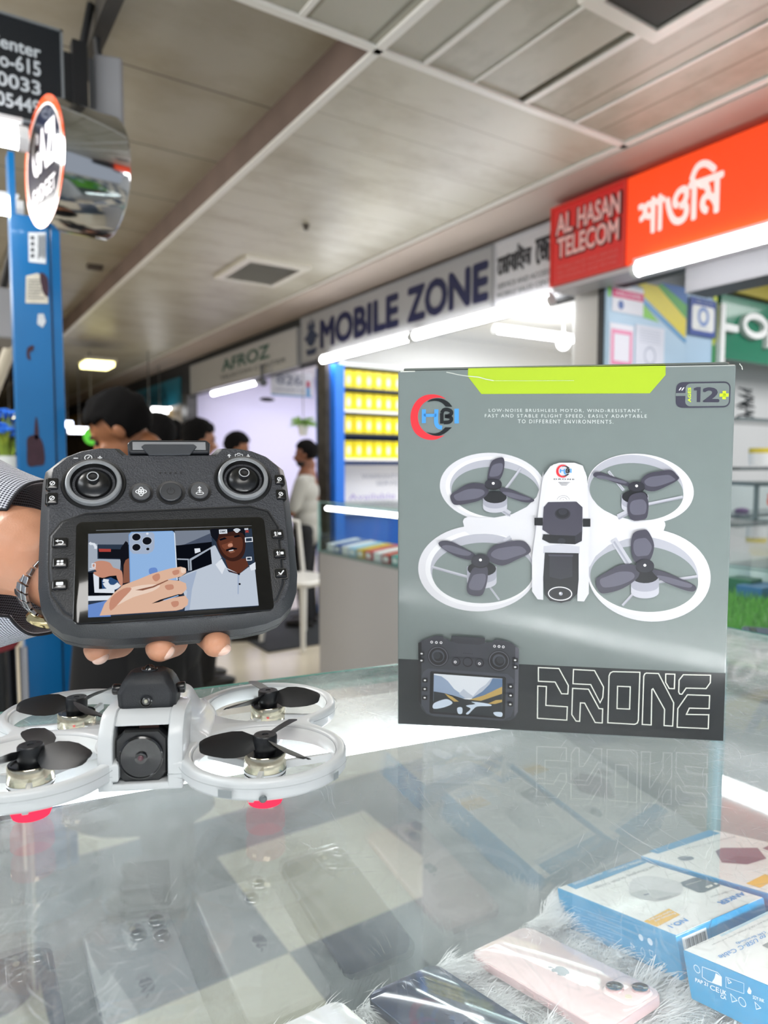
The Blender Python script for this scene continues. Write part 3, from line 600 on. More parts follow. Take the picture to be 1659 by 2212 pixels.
# potted blue flowers
c = at(14, 985, 2.7); fl = thing('potted_flowers', 'vase of artificial blue flowers behind the arm at the far left', 'flowers', loc=c)
mb = MB(); mb.lathe([(.001, -.14), (.035, -.14), (.05, -.02), (.055, 0)], n=20); mb.build('vase', P('DDE2E0', .3), fl, smooth=40)
random.seed(11); ms = MB(); mf = MB(); ml = MB()
for k in range(34):
    a = random.uniform(0, 2*PI); r = random.uniform(.01, .075); h = random.uniform(.07, .17); tip = Vector((r*math.cos(a), r*math.sin(a), h)); ms.tube([(r*.2*math.cos(a), r*.2*math.sin(a), -.02), tip*.6, tip], .002, 5)
    for q in range(5):
        b = 2*PI*q/5; d = Vector((math.cos(b), math.sin(b), .35))*.015; mf.ell(tip+d, (.010, .010, .006), None, 7, 5)
    p = tip*.5; s = Vector((-math.sin(a), math.cos(a), 0))*.006; ml.add([p-s, p+s, p+Vector((math.cos(a)*.03, math.sin(a)*.03, .05))], [(0, 1, 2)])
ms.build('stems', P('8BA33A', .6), fl); mf.build('petals', P('2F7BE8', .5, var=.2), fl); ml.build('leaves', P('B7C94A', .6), fl)
# stool behind
q = at(-42, 1372, 1.6); st = thing('bar_stool', 'black stool with a dark red padded seat at the lower left edge', 'stool', loc=(q.x, q.y, 0))
mb = MB(); mb.lathe([(.001, q.z-.03), (.075, q.z-.03), (.085, q.z-.01), (.08, q.z+.015), (.06, q.z+.022), (.001, q.z+.025)], n=36); mb.build('seat_cushion', P('8C2E38', .4), st, smooth=40)
mb = MB(); mb.lathe([(.085, 0), (.075, .04), (.07, q.z-.03)], n=36, cap=True); mb.build('pedestal', P('0A0B10', .12, coat=.6), st, smooth=40)
MB().tube([(.082, -.04, .0), (.082, -.04, q.z-.03)], .009, 8).build('pedestal_sheen', P('D8D8E0', .2, metal=.8), st, smooth=40)  # bright tube standing in for the white reflection on the black pedestal

# ------------------------------------------------------------------ ceiling fittings
a = onz(440, 590, CZ); b = onz(640, 590, CZ)
vx0, vx1, vy0, vy1 = 1.72, 2.17, 4.15, 4.72
def vent(name, label, x0, x1, y0, y1, mesh=False):
    o = thing(name, label, 'vent', loc=((x0+x1)/2, (y0+y1)/2, CZ)); w = (x1-x0)/2; h = (y1-y0)/2; f = .05
    mb = MB(); mb.loft([[(sx*(w-d), sy*(h-d), z) for sx, sy in ((-1, -1), (1, -1), (1, 1), (-1, 1))] for d, z in ((0, 0), (.004, -.02), (f, -.022), (f, -.002))], cap=False); mb.build('frame', P('DAD6CC', .35), o)
    MB().box(-w+f, w-f, -h+f, h-f, -.004, -.001).build('backing', P('2A2825', .7), o); mb = MB()
    if mesh:
        n = 36
        for k in range(n): y = -h+f+(2*(h-f))*(k+.5)/n; mb.box(-w+f, w-f, y-.0012, y+.0012, -.011, -.008)
        for k in range(n): x = -w+f+(2*(w-f))*(k+.5)/n; mb.box(x-.0012, x+.0012, -h+f, h-f, -.013, -.010)
        mb.build('wire_mesh', P('514E48', .5), o)
    else:
        n = 9
        for k in range(n):
            y = -h+f+(2*(h-f))*(k+.5)/n; mb.loft([[(x, y+.010, -.004), (x, y+.012, -.004), (x, y-.004, -.022), (x, y-.006, -.022)] for x in (-w+f, w-f)])
        mb.build('louvre_slats', P('CFCBC0', .4), o)
vent('ceiling_vent', 'square louvred ceiling vent with dusty slats above the long blue lettered sign', vx0, vx1, vy0, vy1)
vent('ceiling_vent', 'dark mesh ceiling vent in a white frame at the top edge', 1.56, 1.90, .95, 1.40, True)
# smoke stain strips along the vent joint
c = onz(661, 485, CZ); o = MB().lathe([(.001, -.03), (.012, -.028), (.016, -.01), (.02, 0)], c, n=12).build('ceiling_sprinkler', P('4A443C', .6), smooth=40); tag(o, 'tiny dark sprinkler head alone on the ceiling planks', 'sprinkler')
c = at(210, 788, 7.5); o = thing('ceiling_lamp', 'yellowish glowing ceiling lamp right of the blue post', 'light', loc=c); MB().box(-.14, .14, -.18, .18, -.03, .02).build('diffuser', glow('FFF3A8', 6), o, bevel=.01); MB().box(-.16, .16, -.2, .2, .02, .05).build('frame', P('B9B4A4', .4), o)
c = onz(205, 573, 2.67); o = tag(MB().box(-.05, .05, -.03, .03, -.03, 0).build('ceiling_bracket', P('4A4038', .6), None, Matrix.Translation(c)), 'small dark fixing on the ceiling tiles above the distant yellow lamp', 'bracket')

# far corridor shop lamps (small bright fittings)
random.seed(5)
glob = [(322, 893, 8, 30, 'FFFFFF'), (345, 885, 9, 34, 'FFFFFF'), (372, 878, 10, 40, 'FFFFFF'), (405, 866, 11, 46, 'FFFFFF'), (430, 859, 12, 20, 'FFFFFF'), (433, 886, 12.8, 18, 'FFE9A0'), (395, 893, 13, 14, 'FFF2C8'), (172, 928, 9, 46, 'F4F4FF'), (146, 915, 9, 20, 'DDE6FF'), (340, 905, 10, 22, 'FFFFFF'), (20, 893, 8, 26, 'FFF8D0')]
names = ['first', 'second', 'third', 'fourth', 'fifth', 'warm yellow', 'small warm', 'wide cold', 'small bluish', 'low', 'pale yellow']
for (px, py, d, wpx, hx), nm in zip(glob, names):
    c = at(px, py, d); s = wpx*d/1515/2; o = thing('shop_lamp', '%s glowing shop lamp %s' % (nm, 'beside the blue flowers' if px < 100 else 'just right of the blue post' if px < 200 else 'in the distant row above the heads'), 'light', loc=c)
    MB().box(-s, s, -.03, .03, -.05, .03).build('diffuser', glow(hx, 7), o, bevel=.01); MB().tube([(0, 0, .02), (0, 0, 2.54-c.z)], .006, 6).build('hanger_rod', P('5A5A5A', .5), o)
c = at(198, 942, 8); o = thing('lit_sign', 'distant green lit round sign right of the blue post', 'sign', loc=c); MB().ell((0, 0, 0), (.09, .05, .10)).build('lit_panel', glow('6BD84A', 1.0), o, smooth=60); MB().tube([(0, 0, .09), (0, 0, 2.54-c.z)], .006, 6).build('hanger_rod', P('5A5A5A', .5), o)

# lavender shop: hanging banner, camera, plant
c = onx(625, 832, 3.1); fbn = Fr(c, (1, 0, 0), (0, 0, 1)); o = thing('hanging_banner', 'white shop number banner hanging in the lavender shop', 'banner', M=fbn.M@T(-.2, -.11, 0)); g = .4
MB().box(0, .46, 0, .24, -.004, 0).build('sheet', P('E8EAF0', .5), o); mb = MB(); text(mb, '826', .06, .34, .11, .21, .001, bold=.02); text(mb, 'smart gadget shop', .06, .36, .05, .08, .001); mb.build('lettering', P('8E95A8', .5), o)
mb = MB(); mb.box(0, .46, 0, .014, 0, .001, 0); mb.box(.39, .43, .014, .1, 0, .001, 0); mb.box(.39, .43, .1, .16, 0, .001, 1); mb.build('blue_edge', [P('6AA8DC', .5), P('C84B6A', .5)], o)
c = onx(566, 815, 2.7); o = thing('security_camera', 'dark security camera hanging below the grey sign with green lettering', 'camera', loc=c); mb = MB(); mb.tube([(0, 0, .12), (0, 0, .0)], .015); mb.build('mount', P('55585C', .5), o); MB().tube([(.02, .08, -.03), (-.03, -.1, -.06)], .035, 12).build('camera_body', P('5F6266', .4), o, smooth=40)
c = at(577, 863, 6.6); o = tag(MB().ell((0, 0, 0), (.075, .04, .02)).build('ceiling_speaker', P('1E2024', .5), None, Matrix.Translation(c), smooth=60), 'small black oval fitting in front of the lavender shop wall', 'fitting')
c = at(655, 915, 6.9); pl = thing('potted_fern', 'bright green plant hanging in the lavender shop above the man in grey', 'plant', loc=c); mb = MB(); random.seed(2)
for k in range(150):
    a = random.uniform(0, 2*PI); e = random.uniform(-.3, 1.2); d = Vector((math.cos(a)*math.cos(e), math.sin(a)*math.cos(e), math.sin(e)*.6)); L = random.uniform(.05, .14); s = d.orthogonal().normalized()*.012
    mb.add([d*.02-s, d*.02+s, d*L+s*.6, d*(L+.03)+Vector((0, 0, -.03)), d*L-s*.6], [(0, 1, 2, 3, 4)])
mb.build('foliage', P('9CCB62', .6, var=.2), pl); MB().tube([(0, 0, .0), (0, 0, 2.44-c.z)], .004, 6).build('hanging_wire', P('8A8A8A', .5), pl); mb = MB(); mb.lathe([(.001, -.12), (.04, -.12), (.055, -.02), (.05, 0)], n=16); mb.build('pot', WHITE, pl, smooth=40)

# ================================================================== people
def person(label, head_px, depth, face_dir, shirt, trousers, hair='0B0A0A', skin=None, pitch=0., stoop=0., scale=None, beard=False, vox=.011, group=None, arms='down', tunic=False):
    """local +Y is the way the body faces; head centre lands at the given point, feet on the floor"""
    hc = at(head_px[0], head_px[1], depth); skin = skin or SKIN
    base = Vector((hc.x, hc.y, 0)); lean = stoop
    S = scale or (hc.z+.12)/1.70
    hz = hc.z; root = thing('person', label, 'person', group=group, M=Matrix.Translation(base)@Matrix.Rotation(face_dir-PI/2, 4, 'Z')@T(0, -lean, 0))
    V = lambda x, y, z: Vector((x*S, y*S, z*S))
    H = Vector((0, lean, hz)); Rh = Matrix.Rotation(-pitch, 3, 'X')
    neck0 = H+Rh@Vector((0, -.035*S, -.09*S)); neck1 = Vector((0, lean*.55-.01, hz-.19*S)); chest = Vector((0, lean*.35, hz-.34*S)); waist = Vector((0, lean*.05, .98*S)); hip = Vector((0, 0, .90*S))
    def head(mb, k=1., grow=0.):
        e = lambda c, r: mb.ell(H+Rh@(Vector(c)*S), [(q)*S for q in r], Rh, 18, 12)
        e((0, -.01, .03), (.076, .094, .088)); e((0, .025, -.045), (.056, .062, .068)); e((0, .05, -.085), (.028, .026, .024))
        mb.caps(H+Rh@(Vector((0, .085, .012))*S), H+Rh@(Vector((0, .108, -.022))*S), .010*S, .015*S)
        for sx in (-1, 1):
            e((sx*.014, .098, -.028), (.009, .010, .008)); e((sx*.078, -.008, -.005), (.010, .020, .032)); e((sx*.032, .070, -.022), (.024, .02, .02)); e((sx*.030, .078, .028), (.022, .010, .008))
        e((0, .088, -.052), (.022, .010, .006)); e((0, .086, -.062), (.018, .009, .006))
    def arms_(mb, g, upto=2):
        for sx in (-1, 1):
            sh = Vector((sx*.17*S, lean*.4, hz-.24*S)); 
            if arms == 'fwd': el = sh+V(sx*.05, .08, -.27); wr = el+V(-sx*.10, .20, .06)
            else: el = sh+V(sx*.045, -.02, -.28); wr = el+V(sx*.01, .07, -.25)
            if g == 0:
                mb.chain([sh, el, wr], [.048*S, .038*S, .026*S]); pa = wr+(wr-el).normalized()*.05*S; mb.chain([wr, pa], [.026*S, .032*S])
                dr = (wr-el).normalized(); sd = Vector((0, 1, 0)) if arms != 'fwd' else Vector((1, 0, 0))
                for q, L in zip((-.027, -.009, .009, .027), (.07, .085, .08, .06)): b = pa+dr*.02*S+sd*q*S; mb.chain([b, b+dr*L*.5*S, b+(dr*L-Vector((sx*.02, 0, 0)))*S], [.0105*S, .010*S, .008*S])
                mb.chain([wr+dr*.02*S+sd*.02*S, pa+sd*.05*S, pa+sd*.055*S+dr*.03*S], [.014*S, .012*S, .010*S])
            else: mb.chain([sh, sh+(el-sh)*.85], [.062*S, .056*S])
    mb = MB(); head(mb); mb.chain([neck0, neck1], [.050*S, .056*S]); mb.chain([neck1, chest, waist, hip], [.09*S, .12*S, .11*S, .12*S]); arms_(mb, 0)
    for sx in (-1, 1): mb.chain([V(sx*.09, 0, .90), V(sx*.10, .02, .50), V(sx*.10, -.02, .10), V(sx*.10, -.01, .05)], [.085*S, .058*S, .038*S, .04*S])
    blob(mb, 'body', skin, root, vox, 3)
    mb = MB(); mb.chain([neck0*.35+neck1*.65, neck1], [.064*S, .075*S]); mb.ell(neck1+Vector((0, 0, -.03*S)), (.15*S, .09*S, .05*S)); 
    for q, (rx, ry) in ((chest, (.185, .12)), ((chest+waist)/2, (.17, .12)), (waist, (.17, .125)), (hip-Vector((0, 0, .03*S)), (.175, .13))): mb.ell(q, (rx*S, ry*S, .16*S))
    arms_(mb, 1); blob(mb, 'shirt', P(shirt, .8, bump=.3, bscale=60), root, vox, 4)
    mb = MB(); mb.ell(hip, (.165*S, .125*S, .12*S))
    for sx in (-1, 1): mb.chain([V(sx*.09, 0, .88), V(sx*.10, .02, .50), V(sx*.10, -.02, .09)], [.10*S, .075*S, .062*S])
    blob(mb, 'trousers', P(trousers, .85), root, vox*1.2, 3)
    if tunic:
        mb = MB(); mb.loft([[(.15*q*math.cos(a)*S, (.085+.20*q*math.sin(a))/1.0*S*(1+.03*math.sin(a*7)), z*S) for a in [2*PI*k/36 for k in range(36)]] for z, q in ((1.12, .8), (1.0, .9), (.8, 1.0), (.55, 1.12), (.30, 1.2))]); mb.build('tunic', P('08080B', .9), root, smooth=60)
    for sx in (-1, 1):
        mb = MB(); mb.ell((sx*.10*S, .05*S, .04*S), (.048*S, .13*S, .045*S)); mb.box(sx*.10*S-.045*S, sx*.10*S+.045*S, -.08*S, .16*S, 0, .025*S); mb.build('shoe', P('1A1715', .4), root, smooth=50)
    # hair cap: upper and rear of the skull, fringe at the front
    mb = MB(); nu, nv = 30, 18; vs = []; fs = []
    for j in range(nv+1):
        t = -PI/2+PI*j/nv
        for k in range(nu):
            a = 2*PI*k/nu; d = Vector((math.cos(t)*math.cos(a), math.cos(t)*math.sin(a), math.sin(t)))
            f = 1+.07*noise.noise(d*4+Vector((head_px[0], 0, 0)))+.04*noise.noise(d*11); vs.append(H+Rh@(Vector((d.x*.088, -.014+d.y*.108, .036+d.z*.103))*S*f))
    for j in range(nv):
        for k in range(nu):
            t = -PI/2+PI*(j+.5)/nv; a = 2*PI*(k+.5)/nu; y = math.cos(t)*math.sin(a); z = math.sin(t)
            th = -.80 if y < -.1 else (-.80+(y+.1)/.4*.95 if y < .3 else .15+(y-.3)*.55)
            if z < th: continue
            i = j*nu; fs.append((i+k, i+(k+1) % nu, i+nu+(k+1) % nu, i+nu+k))
    mb.add(vs, fs); h = mb.build('hair', P(hair, .95, spec=.15), root, smooth=70); sm = h.modifiers.new('t', 'SOLIDIFY'); sm.thickness = .02*S; sm.offset = -1
    mb = MB()
    for sx in (-1, 1): mb.ell(H+Rh@(Vector((sx*.031, .079, .006))*S), (.012*S, .008*S, .007*S)); mb.caps(H+Rh@(Vector((sx*.018, .088, .032))*S), H+Rh@(Vector((sx*.048, .076, .030))*S), .005*S, .004*S, 8)
    mb.build('eyes_and_brows', P('120D0B', .3), root, smooth=60)
    if beard:
        mb = MB(); mb.ell(H+Rh@(Vector((0, .034, -.072))*S), (.056*S, .058*S, .042*S), Rh); mb.ell(H+Rh@(Vector((0, .096, -.042))*S), (.026*S, .008*S, .007*S), Rh); mb.build('beard', P('120D0B', .7), root, smooth=60)
    return root
CR = math.atan2(_r.y, _r.x)  # direction of the picture's right in plan
person('person in black with thick black hair, head bowed towards the left, behind the controller', (262, 932), 1.95, CR+PI+.12, '0C0C10', '08080A', pitch=.62, stoop=.10, vox=.0075, skin=P('8E5B3A', .5, var=.06, vscale=25), arms='fwd', tunic=True)
person('person with dark hair directly right of the bowed head, mostly hidden', (338, 948), 3.2, PI/2+.2, '16171B', '101114', skin=SKIND)
person('person seen from behind between the hidden man and the one in profile', (373, 942), 5.2, PI/2-.1, '202126', '15161A', skin=SKIND)
person('person with short black hair turned to the right, behind the controller top', (432, 951), 3.9, CR+.5, '191A1E', '101114', skin=SKIND, pitch=.2)
person('person with short black hair leaning right in front of the lavender wall', (512, 968), 5.0, CR+.25, '2A2B30', '101114', skin=SKIND, pitch=.35)
person('bearded person in a pale grey shirt facing left beside the far counter', (660, 982), 5.4, CR+PI-.1, 'A3A29C', '0D0F14', skin=P('7A4C36', .5, var=.06), beard=True, pitch=.1, arms='fwd')

# ================================================================== our glass counter
ZT = 1.045; YPN = .467; XS = .79
ct = thing('display_counter', 'foreground glass topped display counter carrying the drone and its box', 'counter', loc=(0, 0, 0))
EY = lambda x: .657-.18*x
MB().prism([(-1.0, -.08), (.845, -.08), (.845, EY(.845)), (-1.0, EY(-1.0))], ZT-.008, ZT).build('counter_top_glass', G_TOP, ct)
def strip(mb, a, b, x0, x1, z0, z1): mb.prism([(x0, EY(x0)+a), (x1, EY(x1)+a), (x1, EY(x1)+b), (x0, EY(x0)+b)], z0, z1)
mb = MB(); strip(mb, 0, .004, -1.0, .849, ZT-.009, ZT+.0002); mb.box(.845, .849, -.08, EY(.847), ZT-.009, ZT+.0002); strip(mb, -.008, -.001, -1.0, .845, ZT-.014, ZT-.0085); mb.build('polished_glass_edge', G_EDGE, ct)
mb = MB(); strip(mb, -.138, -.046, -1.0, .60, ZT-.018, ZT-.0115); mb.build('upper_ledge', P('F4F6F4', .3), ct)
MB().box(-1.0, XS, YPN, YPN+.004, .775, ZT-.010).build('front_pane', G_PANE, ct)
mb = MB(); mb.box(XS, XS+.004, -.05, YPN, .775, ZT-.010); mb.build('side_pane', G_CLEAR, ct)
MB().box(XS-.003, XS+.009, YPN-.003, YPN+.009, .775, ZT-.010).build('corner_joint', P('8FB9C6', .1, coat=.5), ct)
lt = MB().tube([(-.9, EY(-.9)-.147, ZT-.016), (.42, EY(.42)-.147, ZT-.016)], .0050, 10).build('light_strip', glow('F6FAFF', 14), ct, smooth=30)
MB().tube([(-.7, .015, ZT-.018), (.76, .015, ZT-.018)], .009, 10).build('light_strip', glow('FBFBFC', 72), ct, smooth=30)  # second strip, added out of view to brighten the goods in the case
SL = .200  # shelf slope
shz = lambda y: .796+(YPN-y)*SL
mb = MB(); mb.loft([[(x, YPN-.002, shz(YPN)-.02), (x, YPN-.002, shz(YPN)), (x, -.05, shz(-.05)), (x, -.05, shz(-.05)-.02)] for x in (-1.0, XS-.002)]); mb.build('sloping_shelf', P('E6E8E8', .5), ct)
MB().box(-1.0, XS, -.05, YPN-.12, 0, .70).build('base_cabinet', P('9FA3A6', .4), ct)
mb = MB(); mb.box(-1.0, XS, YPN-.02, YPN, .73, .777); mb.box(-1.0, -.97, .35, YPN, 0, .775); mb.box(XS-.03, XS, .30, YPN, 0, .775); mb.build('frame_rail', P('B8BCBE', .3, metal=.5), ct)

# ------------------------------------------------------------------ phones on the fur
Rp = Matrix(((.0217, .9993, .0307), (-.9829, .0157, .1834), (.1828, -.0342, .9826))); tp = Vector((.3859, .451, .8232))
FPm = Fr(tp, Rp.col[0], Rp.col[1])
APPLE = [(0, .5), (.12, .62), (.33, .66), (.5, .50), (.60, .28), (.42, .12), (.40, -.10), (.62, -.30), (.48, -.60), (.30, -.80), (.12, -.78), (0, -.72), (-.12, -.78), (-.30, -.80), (-.52, -.55), (-.66, -.15), (-.62, .30), (-.40, .60), (-.15, .62)]
def phone(label, dx, dy, body, back, w=.0715, l=.1467, cams='two', logo='7B8088', coat=1., dark=False, grp=None, rot=0, zoff=0.):
    fr = FPm; M = fr.M@T(dx, dy, zoff)@Matrix.Rotation(rot, 4, 'Z')
    o = thing('smartphone', label, 'phone', M=M, group=grp)
    # local: x along length (camera end = l), y across, z up; top face z=0
    out = rrect(0, l, 0, w, .011, 7); mb = MB()
    mb.loft([[(x, y, z) for x, y in inset(out, d)] for d, z in ((.0012, -.0077), (0, -.0068), (0, -.0009), (.0008, -.0001))]); mb.build('frame', P(body, .25, metal=.55 if dark else .35), o, smooth=50)
    mb = MB(); mb.loft([[(x, y, z) for x, y in inset(out, d)] for d, z in ((.0008, -.0001), (.0014, .0001))], cap=True); mb.build('back_glass' if cams else 'screen_glass', P(back, .06, coat=coat), o, smooth=50)
    mb = MB(); mb.box(.028, .034, -.0006, 0, -.0055, -.0025); mb.box(.040, .052, -.0006, 0, -.0055, -.0025); mb.box(.056, .068, -.0006, 0, -.0055, -.0025)
    for q in (0, 1, 2): pass
    o2 = MB(); xs = (l-.033, l-.047, l-.064); 
    for xq, L in zip((l-.038, l-.053, l-.068), (.006, .011, .011)): o2.box(xq-L, xq, -.0006, .0002, -.0052, -.0026)
    o2.build('side_button', P(body, .2, metal=.5), o, bevel=.0003)
    if cams:
        if logo:
            mb = MB(); c = (l*.5, w*.5); s = .0092
            pts = [(c[0]-q[1]*s*1.05, c[1]+q[0]*s*-1) for q in crom(APPLE, 4)]; pts = pts[::-1]; mb.flat(pts, .0003)
            lf = [(c[0]-q[1]*s*1.05, c[1]-q[0]*s) for q in crom([(.02, .70), (.10, .98), (.34, 1.12), (.30, .86)], 4)][::-1]; mb.flat(lf, .0003)
            bm_ = mb.build('emblem', P(logo, .2, metal=.4), o)
        n2 = .030 if cams == 'two' else .037; x1 = l-.005; y1 = w-.004
        mb = MB(); pr = rrect(x1-n2, x1, y1-n2, y1, .008, 6); mb.loft([[(x, y, z) for x, y in inset(pr, d)] for d, z in ((-.0008, .0001), (.0003, .0013), (.0012, .0016))]); mb.build('camera_plate', P(back, .08, coat=.8), o, smooth=50)
        cc_ = [(x1-n2*.27, y1-n2*.73), (x1-n2*.73, y1-n2*.27)] if cams == 'two' else [(x1-n2*.26, y1-n2*.26), (x1-n2*.74, y1-n2*.26), (x1-n2*.5, y1-n2*.72)]
        if cams == 'two': cc_ = [(x1-n2*.73, y1-n2*.70), (x1-n2*.27, y1-n2*.27)]
        for cx_, cy_ in cc_:
            mb = MB(); mb.lathe([(.0071, .0012), (.0070, .0030), (.0062, .0033)], (cx_, cy_, 0), 28, mi=0); mb.lathe([(.0062, .0033), (.0058, .0031), (.0001, .0031)], (cx_, cy_, 0), 28, mi=1); mb.ell((cx_, cy_, .0029), (.0026, .0026, .0007), None, 16, 8, mi=2)
            mb.build('camera_lens', [P(body, .2, metal=.6), P('141B26', .05, coat=1.), P('2C4258', .03, coat=1.)], o, smooth=40)
        mb = MB(); mb.lathe([(.0026, .0012), (.0026, .0020), (.0001, .0021)], (x1-n2*.27, y1-n2*.76, 0) if cams == 'two' else (x1-n2*.24, y1-n2*.8, 0), 20); mb.build('flash', P('E9DFC4', .2), o, smooth=40)
    return o
phone('pale pink smartphone lying face down beside the blue and white boxes', 0, 0, 'DDBFBF', 'F0DAD8', logo='8A8C92')
phone('dark blue smartphone in the white fur left of the pink one', -.006, -.1045, '28374C', '1B2C48', cams='two', dark=True, logo='2B3B56', zoff=.001)
phone('white smartphone at the bottom edge, left of the dark blue one', -.016, -.194, 'D9DADB', 'F2F1F0', cams='two', logo='B5B5B5', zoff=.001)
phone('silver smartphone with three camera lenses, seen mirrored in the counter pane', -.020, -.290, 'C9CBCD', 'DCDEE0', cams='three', logo='A0A2A6', zoff=.001)
phone('navy smartphone furthest left in the row, seen only as a dark mirror image', -.020, -.385, '1F2B40', '203050', cams='two', dark=True, logo='34445F', zoff=.001)

# ------------------------------------------------------------------ fur mat (stuff)
FURM = bpy.data.materials.new('white_fur'); FURM.use_nodes = True; nt_, N_, Lk_ = nodes(FURM); N_.clear()
_o = N_.new('ShaderNodeOutputMaterial'); _a = N_.new('ShaderNodeBsdfDiffuse'); _b = N_.new('ShaderNodeBsdfTranslucent'); _m = N_.new('ShaderNodeMixShader'); _m.inputs[0].default_value = .42
_a.inputs[0].default_value = (.93, .94, .94, 1); _b.inputs[0].default_value = (.93, .94, .94, 1); Lk_.new(_a.outputs[0], _m.inputs[1]); Lk_.new(_b.outputs[0], _m.inputs[2]); Lk_.new(_m.outputs[0], _o.inputs[0])
def fur():
    rng = random.Random(4); V = []; Fc = []
    x0, x1, y0, y1 = -.55, XS-.006, .02, YPN-.004; nx, ny = 100, 36
    for j in range(ny+1):
        for i in range(nx+1):
            x = x0+(x1-x0)*i/nx; y = y0+(y1-y0)*j/ny; V.append((x, y, shz(y)+.004+.003*noise.noise(Vector((x*40, y*40, 0)))))
    for j in range(ny):
        for i in range(nx): a = j*(nx+1)+i; Fc.append((a, a+1, a+nx+2, a+nx+1))
    for k in range(46000):
        if k < 32000: x = rng.uniform(.05, .66); y = rng.uniform(.17, YPN-.006)
        elif k < 42000: x = rng.uniform(.12, .56); y = YPN-.004-abs(rng.gauss(0, .009))
        else: x = rng.uniform(-.5, .1); y = rng.uniform(.1, YPN-.006)
        q = Rp.transposed()@(Vector((x, y, shz(y)+.02))-tp); lx, ly = q.x, q.y; inside = False
        for a in (0, -.1045, -.194, -.290, -.385):
            if -.014 < lx < .143 and a+.003 < ly < a+.0685: inside = True
        if x > .500 and (y > .32 or (x > .47 and y > .2)): inside = True
        if inside: continue
        th = noise.noise(Vector((x*34, y*34, 3)))*2.6+rng.gauss(0, .35)-1.2; lean = .45+.35*rng.random(); L = rng.uniform(.017, .030)*(1+.5*noise.noise(Vector((x*70, y*70, 9))))
        if y > YPN-.03: L *= 1.28; lean *= .65
        d = Vector((math.cos(th)*lean, math.sin(th)*lean, 1.0)).normalized(); s = Vector((-math.sin(th), math.cos(th), 0))*rng.uniform(.00022, .00050)
        p0 = Vector((x, y, shz(y)+.003)); p1 = p0+d*L*.45; d2 = (d+Vector((math.cos(th), math.sin(th), -.35))*.6).normalized(); p2 = p1+d2*L*.35; p3 = p2+(d2+Vector((0, 0, -.35))).normalized()*L*.25
        for p in (p1, p2, p3): p.y = min(p.y, YPN-.0005)
        b = len(V); V += [tuple(p0-s), tuple(p0+s), tuple(p1-s), tuple(p1+s), tuple(p2-s*.7), tuple(p2+s*.7), tuple(p3)]
        Fc += [(b, b+1, b+3, b+2), (b+2, b+3, b+5, b+4), (b+4, b+5, b+6)]
    me = bpy.data.meshes.new('fur_mat'); me.from_pydata(V, [], Fc); me.materials.append(FURM); me.polygons.foreach_set('use_smooth', [True]*len(me.polygons))
    o = bpy.data.objects.new('fur_mat', me); COL.objects.link(o); return tag(o, 'fluffy white fur lining the shelf under the phones', 'fur', kind='stuff')
fur()

# ------------------------------------------------------------------ blue and white accessory boxes
aa, at_ = -.1099, .2644
RA = Matrix.Rotation(aa, 3, 'Z')@Matrix.Rotation(-at_, 3, 'X'); FA = Fr((.506, .459, .8363), RA.col[0], RA.col[1])
ZF = lambda x, y: FA.loc(1200+x/3.6144, 1800+y/3.6144)
AB = P('0890C4', .4, coat=.3); AW = P('F7F7F4', .35, coat=.4)
def abox(label, x0, y0, wd, ln, h, dz=0.):
    M = FA.M@T(x0, y0, dz); o = thing('accessory_box', label, 'box', M=M)
    mb = MB(); mb.box(0, wd, -ln, 0, -h, 0); c = mb.build('carton', AB, o, bevel=.0008)
    MB().box(.0015, wd-.0008, -ln+.0008, -.0008, -.0005, .0003).build('white_top_print', AW, o)
    return o, (lambda x, y: (ZF(x, y)[0]-x0, ZF(x, y)[1]-y0))
o, g = abox('blue and white charger box nearest the pink phone, printed upside down', 0, 0, .1094, .1448, .0341)
mb = MB(); mb.flat([g(85, 408), g(160, 442), g(715, 232), g(650, 203)], .0005); mb.build('blue_header_band', AB, o)
mb = MB(); mb.flat([g(690, 692), g(795, 735), g(975, 640), g(885, 592)], .0005); mb.build('yellow_flash', P('F2BE2E', .4), o)
mb = MB(); mb.flat([g(955, 402), g(1120, 468), g(1160, 466), g(1285, 415), g(1285, 400), g(1110, 350), g(1070, 353), g(965, 392)], .0005, 0); mb.build('grey_month_badge', P('5B6B78', .4), o)
def tq(mb, s, bl, br, tr, tl, z=.0007, bold=0., mi=None): text(mb, s, 0, 0, 0, 0, z, bold, quad=[g(*bl), g(*br), g(*tr), g(*tl)], mi=mi)
mb = MB(); tq(mb, 'ANKER', (1455, 462), (1258, 545), (1302, 568), (1495, 482), bold=.05, mi=0); tq(mb, 'NO.1', (1005, 668), (872, 728), (915, 748), (1045, 690), bold=.05, mi=0)
tq(mb, 'Fast Charging, Stylish Design', (775, 248), (285, 428), (315, 445), (808, 262), mi=1); tq(mb, 'Premium and', (925, 625), (770, 688), (790, 700), (945, 636), z=.0008, bold=.02, mi=2); tq(mb, 'Stylish Charging', (895, 610), (720, 682), (740, 694), (915, 620), z=.0008, bold=.02, mi=2)
tq(mb, '18', (1250, 392), (1165, 425), (1190, 438), (1272, 402), z=.0008, bold=.05, mi=2); tq(mb, 'Months Warranty', (1130, 372), (1010, 408), (1025, 415), (1142, 378), z=.0008, mi=2)
tq(mb, 'HIGH-SPEED CHARGING', (355, 310), (130, 400), (150, 410), (375, 320), z=.0008, mi=2); tq(mb, 'UNIVERSAL COMPATIBILITY', (660, 215), (400, 300), (420, 312), (690, 228), z=.0008, mi=2)
tq(mb, 'For Apple and Samsung only', (1370, 445), (1195, 500), (1225, 510), (1395, 455), mi=1)
mb.build('lettering', [P('3C8FD6', .4), P('7E8488', .4), P('F2F2EE', .4)], o)
